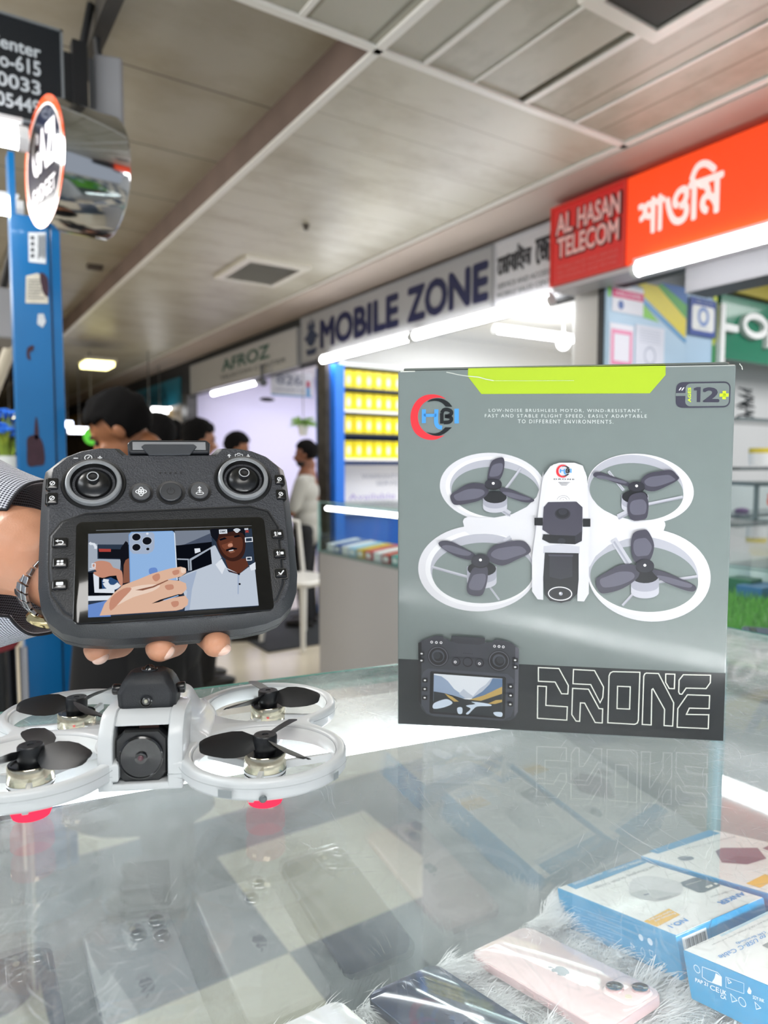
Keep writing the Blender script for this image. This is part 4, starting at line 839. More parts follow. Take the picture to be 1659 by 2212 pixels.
mb = MB(); mb.flat([g(*p) for p in crom([(578, 480), (585, 385), (640, 348), (760, 338), (940, 375), (990, 405), (985, 470), (880, 510), (790, 528), (640, 505)], 4)], .0005, 0); mb.flat([g(*p) for p in crom([(590, 490), (650, 455), (760, 445), (900, 470), (985, 475), (800, 535)], 4)], .0006, 1); mb.flat([g(685, 486), (g(700, 492)), g(738, 482), g(725, 476)], .0008, 2)
mb.build('charger_picture', [P('D6D8D8', .4), P('C4C8C8', .4), P('70788A', .4)], o)
mb = MB(); tq(mb, 'ANKER', (890, 492), (790, 522), (815, 530), (915, 500), z=.0008, bold=.02); mb.build('charger_lettering', P('9CA0A2', .4), o)
# near side print (plane x=0 of the box, i.e. left end wall) drawn in local y/z
Fl = Fr(FA.pt(0, 0, 0), -RA.col[1], RA.col[2]); GL = lambda x, y: Fl.loc(1200+x/3.6144, 1800+y/3.6144)
Ms = Matrix(((0, 0, -1, -.0006), (-1, 0, 0, 0), (0, 1, 0, 0), (0, 0, 0, 1)))
mb = MB()
def sq(mb, s, bl, br, tr, tl, bold=0.): text(mb, s, 0, 0, 0, 0, 0, bold, quad=[GL(*bl), GL(*br), GL(*tr), GL(*tl)])
for k, s in enumerate(('Input     100-240V', 'Type      20W', 'Output    5V 3A  9V 2.22A USB-C', 'Operating temperature 0-25 C')):
    y = 590+k*52; sq(mb, s, (130, y), (400+30*k, y+105+10*k), (400+30*k, y+90+10*k), (130, y-14))
for k in range(4): y = 560+k*52; stroke(mb, [GL(120, y), GL(515, y+135)], .0003, 0, closed=False)
stroke(mb, [GL(515, 690), GL(520, 845)], .0003, 0, closed=False); mb.build('side_print', P('8CC3EA', .5), o, Ms)
mb = MB(); c1 = GL(670, 812); c2 = GL(742, 845); mb.flat(circ(c1[0], c1[1], .0026, 18), 0); mb.flat(circ(c2[0], c2[1], .0028, 18), 0); c3 = GL(603, 880); stroke(mb, circ(c3[0], c3[1], .0026, 3), .0006, 0); c4 = GL(685, 920); stroke(mb, [(c4[0]-.002, c4[1]-.0025), (c4[0]+.002, c4[1]-.0025), (c4[0]+.002, c4[1]+.001), (c4[0], c4[1]+.003), (c4[0]-.002, c4[1]+.001)], .0004, 0)
c5 = GL(752, 935); stroke(mb, [(c5[0]-.0015, c5[1]-.002), (c5[0]+.0015, c5[1]-.002), (c5[0]+.002, c5[1]+.002), (c5[0]-.002, c5[1]+.002)], .0004, 0); mb.flat([GL(740, 975), GL(740, 982), GL(775, 993), GL(775, 985)], 0)
mb.build('recycling_marks', P('CFE3F2', .5), o, Ms)
# front end: hang tab and barcode
mb = MB(); mb.loft([[(x, -.1448-.0012, z) for x, z in [(.038, -.030), (.038, -.004), (.042, .001), (.088, .001), (.092, -.004), (.092, -.030)]], [(x, -.1448-.0002, z) for x, z in [(.038, -.030), (.038, -.004), (.042, .001), (.088, .001), (.092, -.004), (.092, -.030)]]]); mb.build('hang_tab', AB, o)
mb = MB(); mb.box(.006, .034, -.1454, -.1449, -.016, -.003, 0)
for k in range(16): mb.box(.009+.0015*k, .0094+.0015*k+.0003*(k % 3), -.1457, -.1454, -.014, -.005, 1)
mb.build('barcode', [AW, P('5A5A60', .5)], o)
o2, g = abox('second charger box at the right edge with a purple charger picture, beside the pane', .1165, .003, .1165, .150, .036, .001)
mb = MB(); mb.flat([g(730, 150), g(800, 172), g(1290, 10), g(1200, -15)], .0005); mb.build('blue_header_band', AB, o2)
mb = MB(); mb.flat([g(1490, 405), g(1600, 440), g(1720, 370), g(1640, 330)], .0005); mb.build('yellow_flash', P('F2BE2E', .4), o2)
mb = MB(); mb.flat([g(*p) for p in ((1250, 152), (1300, 125), (1580, 125), (1650, 210), (1500, 255), (1300, 240))], .0005, 0); mb.flat([g(*p) for p in ((1300, 240), (1420, 190), (1650, 210), (1500, 255))], .0006, 1); mb.flat([g(*p) for p in crom([(955, 205), (1000, 190), (1070, 195), (1080, 215), (1000, 228)], 3)], .0005, 2); mb.flat([g(*p) for p in ((1620, 130), (1700, 160), (1760, 130), (1680, 100))], .0006, 0)
mb.build('charger_picture', [P('7C6478', .4), P('6A5068', .4), P('5F6F80', .4)], o2)
mb = MB(); tq(mb, 'Premium USB-C Charger', (1395, 30), (1000, 130), (1015, 145), (1405, 45)); mb.build('lettering', P('8A9094', .4), o2)
o3, g = abox('cable box in front at the right edge, with blue upside down lettering', -.0150, -.1645, .137, .0720, .034, 0)
mb = MB(); tq(mb, 'USB-C to USB-C Cable', (1800, 720), (1265, 965), (1300, 990), (1800, 755), bold=.02, mi=0); tq(mb, '(3ft Braided)', (1630, 770), (1400, 860), (1425, 875), (1650, 785), bold=.02, mi=0); tq(mb, 'Fast Charging', (1225, 822), (1090, 880), (1105, 890), (1240, 832), mi=1); tq(mb, 'Connects with USB-C phones, tablets and laptops', (1700, 650), (1215, 875), (1230, 885), (1720, 665), mi=1)
mb.build('lettering', [P('5A9AD6', .4), P('8A9094', .4)], o3)
mb = MB(); mb.flat([g(1280, 800), g(1300, 812), g(1690, 620), g(1665, 610)], .0005); mb.build('pale_blue_band', P('BFDDEA', .4), o3)
mb = MB(); mb.flat([g(1615, 880), g(1660, 905), g(1720, 870), g(1720, 840), g(1690, 840)], .0005); mb.build('cable_picture', P('8B8F92', .4), o3)
Fl3 = Fr(FA.pt(-.0150, -.1645, 0), -RA.col[1], RA.col[2]); GL = lambda x, y: Fl3.loc(1200+x/3.6144, 1800+y/3.6144)
mb = MB()
sq(mb, 'PAP 21', (1095, 1155), (1195, 1195), (1195, 1165), (1095, 1125), .05); sq(mb, 'CE', (1210, 1215), (1282, 1245), (1282, 1205), (1210, 1178), .02); sq(mb, 'UK', (1290, 1250), (1338, 1265), (1338, 1230), (1290, 1212), .04); sq(mb, 'CA', (1292, 1285), (1338, 1300), (1338, 1270), (1292, 1253), .04)
sq(mb, 'SOY INK', (1545, 1290), (1635, 1322), (1635, 1295), (1545, 1262), .03)
for (x, y), r, n in (((1108, 1058), .0026, 20), ((1462, 1315), .0028, 20), ((1392, 1290), .0031, 3), ((1580, 1350), .0026, 3)): c = GL(x, y); stroke(mb, circ(c[0], c[1], r, n), .0005, 0)
stroke(mb, [GL(1150, 1040), GL(1150, 1120), GL(1190, 1150), GL(1300, 1190), GL(1300, 1120), GL(1270, 1085)], .0005, 0); mb.flat([GL(1225, 1160), GL(1300, 1190), GL(1300, 1120), GL(1255, 1090), GL(1245, 1130)], 0); stroke(mb, [GL(1335, 1120), GL(1335, 1200), GL(1475, 1250), GL(1475, 1170)], .0003, 0); c = GL(1360, 1155); stroke(mb, circ(c[0], c[1], .0018, 3), .0005, 0)
mb.flat([GL(*p) for p in ((1500, 1235), (1515, 1195), (1535, 1230), (1530, 1255), (1510, 1250))], 0)
mb.build('side_print', P('E3EEF6', .5), o3, Ms)

# ================================================================== drone retail box
FB = Fr((.3078, .4473, ZT+.0004), (.747, -.6648, 0), (0, 0, 1)); BW, BH, BD = .2440, .2768, .085
bx = thing('drone_box', 'grey retail box standing on the glass with a white quadcopter pictured on it', 'box', M=FB.M)
M_BG = P('737D7B', .30, coat=.5, var=.04, vscale=60, bump=.12, bscale=70, coatr=.08)
def zz(ox, oy, s): return lambda *p: [FB.loc(ox+x/s, oy+y/s) for x, y in p]
ZA = zz(860, 960, 4.1475); ZB = zz(1180, 960, 4.1475); ZC = zz(860, 1350, 5.925); ZD = zz(1120, 1400, 3.6065); ZE = zz(860, 780, 4.366); ZG = zz(1300, 590, 4.621); Z3 = zz(840, 760, 2.07375)
MB().box(0, BW, 0, BH, -BD, 0).build('carton', M_BG, bx, bevel=.0012)
mb = MB(); mb.loft([[(x, BH+.0003, -.0005), (x, BH+.0022, -.004), (x, BH+.0022, -BD+.004), (x, BH+.0003, -BD)] for x in (.004, BW-.004)]); mb.build('lid_flap', M_BG, bx, bevel=.0006)
mb = MB(); y0 = ZD((0, 118))[0][1]; yb = Z3((40, 1375), (1520, 1440))
MB().flat([(0.0006, .0006), (BW-.0006, .0006), (BW-.0006, yb[1][1]), (.0006, yb[0][1])], .0001).build('black_bottom_band', P('161B1D', .3, coat=.4, coatr=.12), bx)
mb = MB(); mb.flat(ZE((660, 70), (657, 146), (785, 311))+ZG((478, 1200), (636, 1017), (636, 925)), .0002); mb.build('lime_header', P('A6C122', .35, coat=.3), bx)
mb = MB(); mb.add([(x, y, BH if False else z) for x, y, z in [(ZE((660, 70))[0][0], BH+.0024, -.006), (ZG((636, 925))[0][0], BH+.0024, -.006), (ZG((636, 925))[0][0], BH+.0006, -.0002), (ZE((660, 70))[0][0], BH+.0006, -.0002)]], [(0, 3, 2, 1)]); mb.build('lime_lid_print', P('A6C122', .35), bx)
# worn white creases
mb = MB(); stroke(mb, ZE((22, 100), (60, 100), (100, 98), (160, 97)), .0009, .0004, False); stroke(mb, ZE((455, 105), (520, 118), (560, 128), (650, 142), (760, 152), (830, 172), (900, 185)), .0006, .0004, False); stroke(mb, ZE((900, 185), (1200, 186), (1659, 184)), .0002, .0004, False); stroke(mb, ZG((1370, 905), (1395, 935), (1400, 965)), .0006, .0006, False)
mb.build('scuff_marks', P('C8CCC4', .7), bx)
# logo
def logo(Z, z, parent, nm):
    mb = MB()
    ro = [(450, 357), (420, 338), (370, 320), (320, 315), (250, 325), (185, 365), (140, 430), (118, 510), (125, 600), (160, 675), (220, 722), (290, 742), (360, 738), (440, 700)]
    ri = [(440, 700), (380, 708), (310, 698), (250, 665), (205, 610), (187, 540), (195, 470), (225, 415), (270, 375), (330, 350), (400, 345), (450, 357)]
    mb.flat(Z(*[(x, y) for x, y in (crom(ro, 3, False)+crom(ri, 3, False))[::-1]]), z, 0)
    mb.flat(Z(*(crom([(272, 388), (310, 362), (370, 352), (430, 362), (480, 392), (512, 432)], 3, False)+crom([(448, 430), (420, 400), (380, 380), (330, 376), (272, 388)], 3, False))[::-1]), z+.00004, 1)
    mb.flat(Z(*(crom([(265, 668), (330, 700), (390, 702), (450, 675), (508, 625)], 3, False)+crom([(445, 625), (400, 665), (350, 682), (310, 680), (265, 668)], 3, False))[::-1]), z+.00004, 1)
    wd = Vector(Z((0, 0))[0])-Vector(Z((38, 0))[0]); wd = wd.length
    stroke(mb, Z((243, 455), (243, 585)), wd, z+.00006, False, 2); stroke(mb, Z((243, 512), (360, 512)), wd*.75, z+.00006, False, 2); stroke(mb, Z(*crom([(362, 455), (358, 560), (365, 600), (385, 622), (415, 628)], 4, False)), wd, z+.00006, False, 2)
    stroke(mb, Z((552, 450), (552, 588)), wd*1.05, z+.00006, False, 2)
    stroke(mb, Z((412, 590), (412, 490)), wd*.9, z+.00008, False, 1); stroke(mb, Z(*crom([(412, 490), (430, 462), (465, 458), (500, 475), (500, 500), (470, 518), (440, 520)], 4, False)), wd*.9, z+.00008, False, 1); stroke(mb, Z(*crom([(450, 520), (495, 532), (502, 555), (480, 575), (430, 580)], 4, False)), wd*.9, z+.00008, False, 1)
    mb.build(nm, [P('EF2F38', .35), P('0E1316', .35), P('4794D8', .35)], parent)
logo(ZE, .0003, bx, 'round_logo')
# slogan
mb = MB(); W3 = lambda x, y: Z3((x, y))[0]
for s, xa, xb, yt, yb_ in (('LOW-NOISE BRUSHLESS MOTOR, WIND-RESISTANT,', 448, 1132, 255, 271), ('FAST AND STABLE FLIGHT SPEED, EASILY ADAPTABLE', 430, 1155, 279, 296), ('TO DIFFERENT ENVIRONMENTS.', 578, 1005, 303, 320)):
    text(mb, s, 0, 0, 0, 0, .0004, .008, 1.35, quad=[W3(xa, yb_), W3(xb, yb_+2), W3(xb, yt+2), W3(xa, yt)])
mb.build('slogan_lettering', P('D6DBD8', .4), bx)
# age badge
mb = MB(); g = lambda x, y: ZG((x, y))[0]
x0, y1 = g(742, 1090); x1, y0 = g(1278, 1340); mb.flat(rrect(x0, x1, y0, y1, .0045), .0003, 0); a = g(836, 1103); b = g(1265, 1325); mb.flat(rrect(a[0], b[0], b[1], a[1], .0035), .0004, 1)
a = g(740, 1198); b = g(836, 1226); mb.box(a[0]-.0003, b[0], b[1], a[1], .0003, .0005, 1)
text(mb, '2', 0, 0, 0, 0, .0006, .05, quad=[g(1003, 1289), g(1170, 1290), g(1172, 1140), g(1003, 1140)], mi=0); mb.flat([g(*p) for p in ((945, 1288), (980, 1288), (985, 1138), (950, 1138), (915, 1150), (915, 1172), (947, 1172))], .0006, 0); text(mb, '//', 0, 0, 0, 0, .0006, .04, quad=[g(765, 1172), g(822, 1172), g(822, 1142), g(765, 1142)], mi=2)
text(mb, 'AGES', 0, 0, 0, 0, .0006, .04, quad=[g(888, 1290), g(888, 1142), g(856, 1142), g(856, 1290)], mi=3); c = g(1219, 1218); s = .0021; mb.box(c[0]-s*1.45, c[0]+s*1.45, c[1]-s*.55, c[1]+s*.55, .0003, .0006, 3); mb.box(c[0]-s*.55, c[0]+s*.55, c[1]-s*1.4, c[1]+s*1.4, .0003, .0006, 3)
mb.build('age_badge', [P('3C3B49', .35), P('737D7B', .35), P('E8E8EC', .4), P('C5E02E', .35)], bx)
# title outlines
mb = MB(); sw = .00085
OUT = [[(155, 150), (315, 158), (388, 290), (384, 356), (335, 354), (285, 263), (155, 257)], [(150, 294), (217, 298), (213, 445), (380, 456), (376, 560), (147, 545)],
 [(428, 165), (592, 174), (662, 302), (656, 382), (635, 424), (562, 283), (424, 276)], [(421, 312), (545, 319), (627, 470), (655, 472), (652, 582), (597, 578), (515, 427), (482, 425), (476, 569), (448, 567), (415, 517)],
 [(735, 182), (945, 187), (933, 560), (925, 582), (905, 592), (695, 580), (705, 215), (715, 192)], [(771, 296), (870, 300), (865, 474), (767, 470)],
 [(995, 193), (1090, 197), (1208, 425), (1200, 606), (1133, 602), (1137, 476), (1047, 315), (1038, 322), (1033, 597), (963, 593), (975, 218), (983, 200)], [(1146, 200), (1217, 202), (1213, 315), (1173, 313), (1146, 266)],
 [(1283, 206), (1495, 210), (1493, 268), (1460, 314), (1305, 310), (1272, 358), (1255, 356), (1247, 340), (1250, 248)], [(1315, 362), (1488, 368), (1484, 470), (1330, 466), (1307, 515), (1481, 518), (1477, 626), (1235, 615), (1240, 470)]]
for pts in OUT: stroke(mb, ZD(*pts), sw, .0004)
mb.build('title_outline_lettering', P('ECEEE4', .4, emit=0), bx)

# ---- printed quadcopter
PC = ['CECED2', 'B5B6BE', '9A9BA6', '737D7B', '3B3945', '25252D', '0F1114', 'F4F4F6', '5A5966', 'DCDCDE', '8E8F9A', 'A8A9B2']
pm = [P(c, .35, coat=.3) for c in PC]; mb = MB(); LY = .0002; lay = [0]
def L(): lay[0] += 1; return LY+.00003*lay[0]
def ring(Z, oc, orx, ory, ic, irx, iry, a=0., ia=0., ba=0.):
    def el(c, rx, ry, ang, n=56): return [(c[0]+rx*math.cos(t)*math.cos(ang)-ry*math.sin(t)*math.sin(ang), c[1]+rx*math.cos(t)*math.sin(ang)+ry*math.sin(t)*math.cos(ang)) for t in [2*PI*k/n for k in range(n)]]
    o_ = Z(*el(oc, orx, ory, a)); z = L(); mb.flat(o_[::-1], z, 0)
    z = L(); m2 = Z(*el(((oc[0]*.35+ic[0]*.65), (oc[1]*.5+ic[1]*.5)), orx*.45+irx*.55, ory*.45+iry*.55, a)); mb.flat(m2[::-1], z, 9)
    i1 = Z(*el(ic, irx, iry, ia)); z = L(); mb.flat(i1[::-1], z, 11)
    off = ba or iry*.13; i2 = Z(*el((ic[0]+8, ic[1]+off), irx*.985, iry-off*.95, ia)); z = L(); mb.flat(i2[::-1], z, 3)
ring(ZA, (845, 385), 472, 310, (865, 395), 402, 258, .06, .08)
ring(ZB, (845, 395), 478, 310, (800, 385), 428, 290, .12, .10)
ring(ZA, (715, 1110), 535, 385, (750, 1110), 460, 310, .0, -.02)
ring(ZB, (920, 1170), 552, 415, (868, 1160), 492, 335, .10, .10)
z = L(); mb.flat(ZA((592, 662), (640, 640), (720, 655), (860, 655), (1020, 625), (1150, 560), (1240, 470), (1268, 390), (1300, 240), (1320, 900), (1205, 1060), (1180, 975), (1120, 905), (1040, 850), (940, 815), (800, 800), (640, 806), (600, 780), (588, 720), (580, 690))[::-1], z, 0)
z = L(); mb.flat(ZB((350, 240), (375, 400), (400, 470), (480, 570), (620, 640), (800, 685), (950, 672), (1040, 672), (1062, 700), (1066, 725), (1050, 770), (960, 830), (860, 826), (720, 845), (560, 900), (440, 1000), (385, 1100), (330, 900))[::-1], z, 0)
# strut arms
for Z, pl in ((ZA, [((965, 395), (1100, 215), 22), ((900, 560), (1000, 625), 50), ((640, 1190), (300, 1095), 24), ((810, 1260), (905, 1390), 16), ((950, 870), (1010, 830), 40)]), (ZB, [((555, 240), (690, 410), 24), ((905, 535), (1220, 470), 26), ((640, 650), (740, 600), 50), ((600, 850), (740, 1070), 60), ((980, 1235), (1350, 1180), 26), ((780, 1330), (680, 1440), 22)])):
    sc = (Vector(Z((0, 0))[0])-Vector(Z((100, 0))[0])).length/100
    for p, q, wd in pl: stroke(mb, Z(p, q), wd*sc, L(), False, 1); 
    for p, q, wd in pl: stroke(mb, Z((p[0]+4, p[1]+wd*.3), (q[0]+4, q[1]+wd*.3)), wd*sc*.3, L(), False, 2)
# motors and blades
def motor(Z, c, r, dy): 
    z = L(); mb.flat(Z(*[(c[0]+r*math.cos(t), c[1]+dy*1.55+r*.45*math.sin(t)) for t in np.linspace(0, PI, 12)]+[(c[0]-r, c[1]), (c[0]+r, c[1])])[::-1], z, 1)
    z = L(); mb.flat(Z(*[(c[0]+r*math.cos(t), c[1]+dy+r*.45*math.sin(t)) for t in np.linspace(0, PI, 12)]+[(c[0]-r, c[1]), (c[0]+r, c[1])])[::-1], z, 2)
    z = L(); mb.flat(Z(*[(c[0]+r*.97*math.cos(t), c[1]+dy*.25+r*.5*math.sin(t)) for t in np.linspace(0, 2*PI, 20)[:-1]])[::-1], z, 6)
motor(ZA, (868, 455), 108, 70); motor(ZB, (790, 450), 120, 70); motor(ZA, (750, 1090), 132, 90); motor(ZB, (880, 1150), 125, 110)
def blade(Z, pts, mi=4): z = L(); q = crom(pts, 4); mb.flat(Z(*q), z, mi); cx_ = sum(p[0] for p in pts)/len(pts); cy_ = sum(p[1] for p in pts)/len(pts); z = L(); mb.flat(Z(*[(cx_+(x-cx_)*.8, cy_+(y-cy_)*.55+6) for x, y in q]), z, 8 if mi == 4 else 4)
blade(ZA, [(805, 330), (812, 230), (840, 150), (905, 118), (945, 125), (952, 190), (930, 280), (890, 325)]); blade(ZA, [(790, 365), (700, 345), (610, 360), (520, 415), (470, 455), (480, 510), (520, 542), (640, 525), (740, 495), (810, 430)]); blade(ZA, [(900, 388), (1000, 400), (1120, 450), (1215, 492), (1190, 518), (1100, 510), (960, 455)])
blade(ZB, [(740, 345), (600, 290), (480, 250), (425, 255), (425, 288), (520, 310), (730, 378)]); blade(ZB, [(840, 330), (900, 265), (1010, 240), (1110, 230), (1160, 270), (1180, 310), (1080, 370), (960, 418), (870, 400)]); blade(ZB, [(820, 430), (880, 440), (910, 520), (900, 640), (860, 672), (760, 675), (722, 590), (740, 470)])
blade(ZA, [(690, 985), (600, 930), (480, 870), (400, 860), (362, 885), (400, 930), (520, 1000), (650, 1032)]); blade(ZA, [(795, 980), (850, 910), (960, 875), (1080, 858), (1150, 880), (1185, 960), (1060, 1030), (930, 1082), (820, 1040)]); blade(ZA, [(680, 1100), (790, 1090), (803, 1180), (780, 1290), (740, 1350), (640, 1340), (615, 1280), (640, 1180)])
blade(ZB, [(790, 1050), (755, 940), (770, 800), (860, 762), (910, 780), (960, 900), (925, 1030), (860, 1050)]); blade(ZB, [(800, 1085), (660, 1075), (520, 1150), (445, 1200), (455, 1290), (510, 1330), (680, 1285), (820, 1180)]); blade(ZB, [(940, 1120), (1060, 1140), (1220, 1210), (1330, 1265), (1310, 1312), (1200, 1290), (1020, 1210)])
for Z, c, rx, ry in ((ZA, (852, 352), 76, 44), (ZB, (803, 375), 73, 44), (ZA, (738, 1035), 82, 58), (ZB, (876, 1082), 82, 60)):
    z = L(); mb.flat(Z(*[(c[0]+rx*math.cos(t), c[1]+12+ry*math.sin(t)) for t in np.linspace(0, 2*PI, 25)[:-1]])[::-1], z, 6); z = L(); mb.flat(Z(*[(c[0]+rx*math.cos(t), c[1]+ry*math.sin(t)) for t in np.linspace(0, 2*PI, 25)[:-1]])[::-1], z, 5); z = L(); mb.flat(Z(*[(c[0]+13*math.cos(t), c[1]-4+12*math.sin(t)) for t in np.linspace(0, 2*PI, 13)[:-1]])[::-1], z, 7)
# fuselage
z = L(); mb.flat(Z3((722, 512), (760, 497), (830, 497), (866, 510), (885, 560), (895, 800), (893, 1080), (872, 1115), (842, 1113), (842, 1000), (690, 1000), (690, 1108), (665, 1105), (640, 1070), (640, 920), (665, 740), (688, 560))[::-1], z, 0)
z = L(); mb.flat(Z3((735, 505), (765, 498), (830, 498), (848, 510), (868, 690), (690, 690), (718, 540))[::-1], z, 9)
z = L(); mb.flat(Z3((692, 868), (770, 860), (852, 870), (852, 905), (690, 900))[::-1], z, 1)
z = L(); mb.flat(Z3((848, 905), (893, 870), (893, 1080), (872, 1115), (842, 1113))[::-1], z, 0)
z = L(); mb.flat(Z3((697, 897), (848, 900), (848, 1020), (842, 1080), (810, 1112), (770, 1121), (720, 1112), (697, 1085), (690, 1010))[::-1], z, 6)
z = L(); mb.flat(Z3((718, 903), (820, 905), (820, 1005), (768, 1016), (718, 1005))[::-1], z, 5)
z = L(); mb.flat(Z3((712, 905), (824, 907), (822, 915), (715, 913))[::-1], z, 4)
c = Z3((765, 1080))[0]; r = Vector(Z3((818, 1080))[0])-Vector(c); r = r.length; mb.flat(circ(c[0], c[1], r*1.1, 32, r*.66), L(), 5); stroke(mb, circ(c[0], c[1], r*.98, 36, r*.57), .0006, L(), True, 7); mb.flat(circ(c[0], c[1], r*.8, 28, r*.44), L(), 6); mb.flat(circ(c[0]+.0005, c[1], r*.16, 14), L(), 2); mb.flat(circ(c[0], c[1]+.0004, r*.08, 10), L(), 7)
z = L(); mb.flat(Z3((651, 742), (688, 742), (688, 777), (651, 776))[::-1], z, 6); z = L(); mb.flat(Z3((866, 746), (900, 746), (900, 782), (866, 782))[::-1], z, 6)
z = L(); mb.flat(Z3((690, 815), (862, 822), (862, 845), (832, 860), (718, 855), (685, 838))[::-1], z, 6)
z = L(); mb.flat(Z3((712, 672), (838, 670), (865, 695), (864, 800), (832, 822), (722, 818), (686, 795), (692, 695))[::-1], z, 4)
z = L(); mb.flat(Z3((832, 822), (864, 800), (862, 842), (832, 858))[::-1], z, 5)
for (x, y), rr, mi in (((776, 724), 36, 5), ((776, 722), 30, 6), ((777, 715), 20, 5), ((772, 845), 18, 5)): c = Z3((x, y))[0]; q = rr/2.07375/1515*.5; mb.flat(circ(c[0], c[1], q*1.0, 24, q*.75), L(), mi)
mb.build('quadcopter_picture', pm, bx)
zlog = L()+.0001
def ZS(*p): return ZA(*[(1412+(x-118)*.302, 182+(y-315)*.265) for x, y in p])
logo(ZS, zlog, bx, 'small_round_logo')
mb = MB(); q = ZA((1390, 316), (1575, 318), (1575, 306), (1390, 304)); text(mb, 'DRONE', 0, 0, 0, 0, zlog+.0001, .03, 1.3, quad=q)
for k in range(4): a, b = ZA((1430+8*k, 338+9*k), (1535-10*k, 338+9*k)); stroke(mb, [a, b], .00025, zlog, False)
c = ZA((1475, 498))[0]; stroke(mb, [(c[0]+.0045*math.cos(t), c[1]+.0035*math.sin(t)) for t in np.linspace(.1, PI-.1, 12)], .0002, zlog, False); stroke(mb, [(c[0]+.0026*math.cos(t), c[1]+.0022*math.sin(t)) for t in np.linspace(.1, PI-.1, 12)], .0002, zlog, False); stroke(mb, [(c[0], c[1]), (c[0], c[1]+.001)], .0002, zlog, False)
mb.build('small_lettering', P('34343C', .4), bx)

# ---- printed controller
cm = [P(c, .35, coat=.3) for c in ('33343B', '1A1B1F', '55565E', '26272D', '090A0C', 'E6E6E6', 'DDE2E8', '8FA0B8', '5F7898', '23282C', 'B89A56', 'C9D6E4', '41434B', 'B8C0CC')]
mb = MB()
z = L(); mb.flat(ZC((263, 215), (320, 180), (480, 125), (575, 128), (590, 160), (640, 165), (665, 200), (680, 195), (685, 125), (1110, 150), (1112, 215), (1140, 203), (1210, 208), (1235, 172), (1330, 180), (1450, 215), (1545, 290), (1530, 1100), (1500, 1160), (1430, 1200), (1340, 1208), (450, 1150), (370, 1120), (310, 1060), (270, 960))[::-1], z, 0)
z = L(); mb.flat(ZC((263, 215), (305, 205), (300, 1010), (270, 960))[::-1], z, 4)
z = L(); mb.flat(ZC((1498, 262), (1545, 290), (1530, 1090), (1485, 1150))[::-1], z, 2)
z = L(); mb.flat(ZC((685, 125), (1110, 150), (1110, 218), (1030, 240), (770, 222), (680, 195))[::-1], z, 3)
z = L(); mb.flat(ZC((390, 540), (1400, 610), (1480, 680), (1478, 1060), (1440, 1150), (1330, 1200), (470, 1145), (370, 1110), (303, 1000), (305, 640), (330, 580))[::-1], z, 12)
z = L(); mb.flat(ZC((430, 575), (1360, 645), (1380, 665), (1365, 1165), (1350, 1180), (425, 1112), (405, 1095), (415, 590))[::-1], z, 4)
z = L(); mb.flat(ZC((462, 605), (1333, 668), (1328, 1155), (455, 1088))[::-1], z, 6)
z = L(); mb.flat(ZC((462, 620), (560, 640), (640, 700), (720, 800), (860, 900), (900, 915), (455, 950))[::-1], z, 7)
z = L(); mb.flat(ZC((780, 860), (840, 800), (900, 850), (960, 890), (1040, 800), (1120, 745), (1190, 665), (1333, 668), (1330, 920), (860, 915))[::-1], z, 13)
z = L(); mb.flat(ZC((940, 920), (1080, 830), (1170, 740), (1210, 662), (1333, 672), (1330, 900), (1100, 960))[::-1], z, 8)
z = L(); mb.flat(ZC((900, 940), (1100, 880), (1330, 770), (1330, 1000), (1100, 980))[::-1], z, 10)
z = L(); mb.flat(ZC((460, 830), (580, 850), (700, 880), (860, 930), (1060, 950), (1330, 860), (1328, 1155), (455, 1088))[::-1], z, 9)
z = L(); mb.flat(ZC((600, 855), (700, 900), (780, 960), (720, 960), (640, 900))[::-1], z, 10); z = L(); mb.flat(ZC((1150, 985), (1250, 940), (1330, 935), (1330, 965), (1240, 990))[::-1], z, 10)
for pts in ([(460, 985), (560, 940), (640, 930), (700, 980), (600, 1030), (460, 1050)], [(760, 1040), (820, 1035), (820, 1110), (770, 1110)], [(870, 1010), (990, 990), (940, 960), (1150, 985), (1190, 1015), (1020, 1020), (960, 1060), (900, 1120), (870, 1110), (930, 1050)], [(1220, 1095), (1325, 1095), (1325, 1150), (1250, 1140)]): z = L(); mb.flat(ZC(*crom(pts, 3))[::-1], z, 11)
def zc(x, y): return ZC((x, y))[0]
uz = (Vector(zc(0, 0))-Vector(zc(100, 0))).length/100
for x, y in ((515, 385), (1290, 440)):
    c = zc(x, y)
    for r, mi, dx, dy in ((135, 1, 0, 0), (122, 2, 0, 0), (112, 4, 0, 0), (80, 12, 0, 5), (60, 4, 5, -3), (45, 3, -15 if x < 900 else 15, 12)): mb.flat(circ(c[0]+dx*uz, c[1]+dy*uz, r*uz, 30), L(), mi)
for x, y, r in ((745, 450, 55), (893, 455, 62), (1043, 465, 55)): c = zc(x, y); mb.flat(circ(c[0], c[1], r*uz, 26), L(), 4); mb.flat(circ(c[0]-2*uz, c[1]+4*uz, r*.82*uz, 26), L(), 0)
for x, y in ((308, 347), (306, 435), (1495, 430), (1495, 517), (350, 685), (348, 795), (347, 905), (1437, 762), (1437, 875), (1433, 988)): c = zc(x, y); mb.flat(rrect(c[0]-33*uz, c[0]+33*uz, c[1]-26*uz, c[1]+26*uz, 8*uz), L(), 4); mb.flat(circ(c[0], c[1], 15*uz, 8, 11*uz), L(), 5)
for x, y in ((436, 198), (496, 203), (555, 205), (1233, 250), (1290, 253), (1344, 258), (735, 450), (1042, 470)): c = zc(x, y); stroke(mb, circ(c[0], c[1], 13*uz, 10), 8*uz, L(), True, 5)
for k in range(5): c = zc(845+26*k, 338+2*k); mb.flat(circ(c[0], c[1], 6*uz, 8), L(), 4)
mb.build('controller_picture', cm, bx)

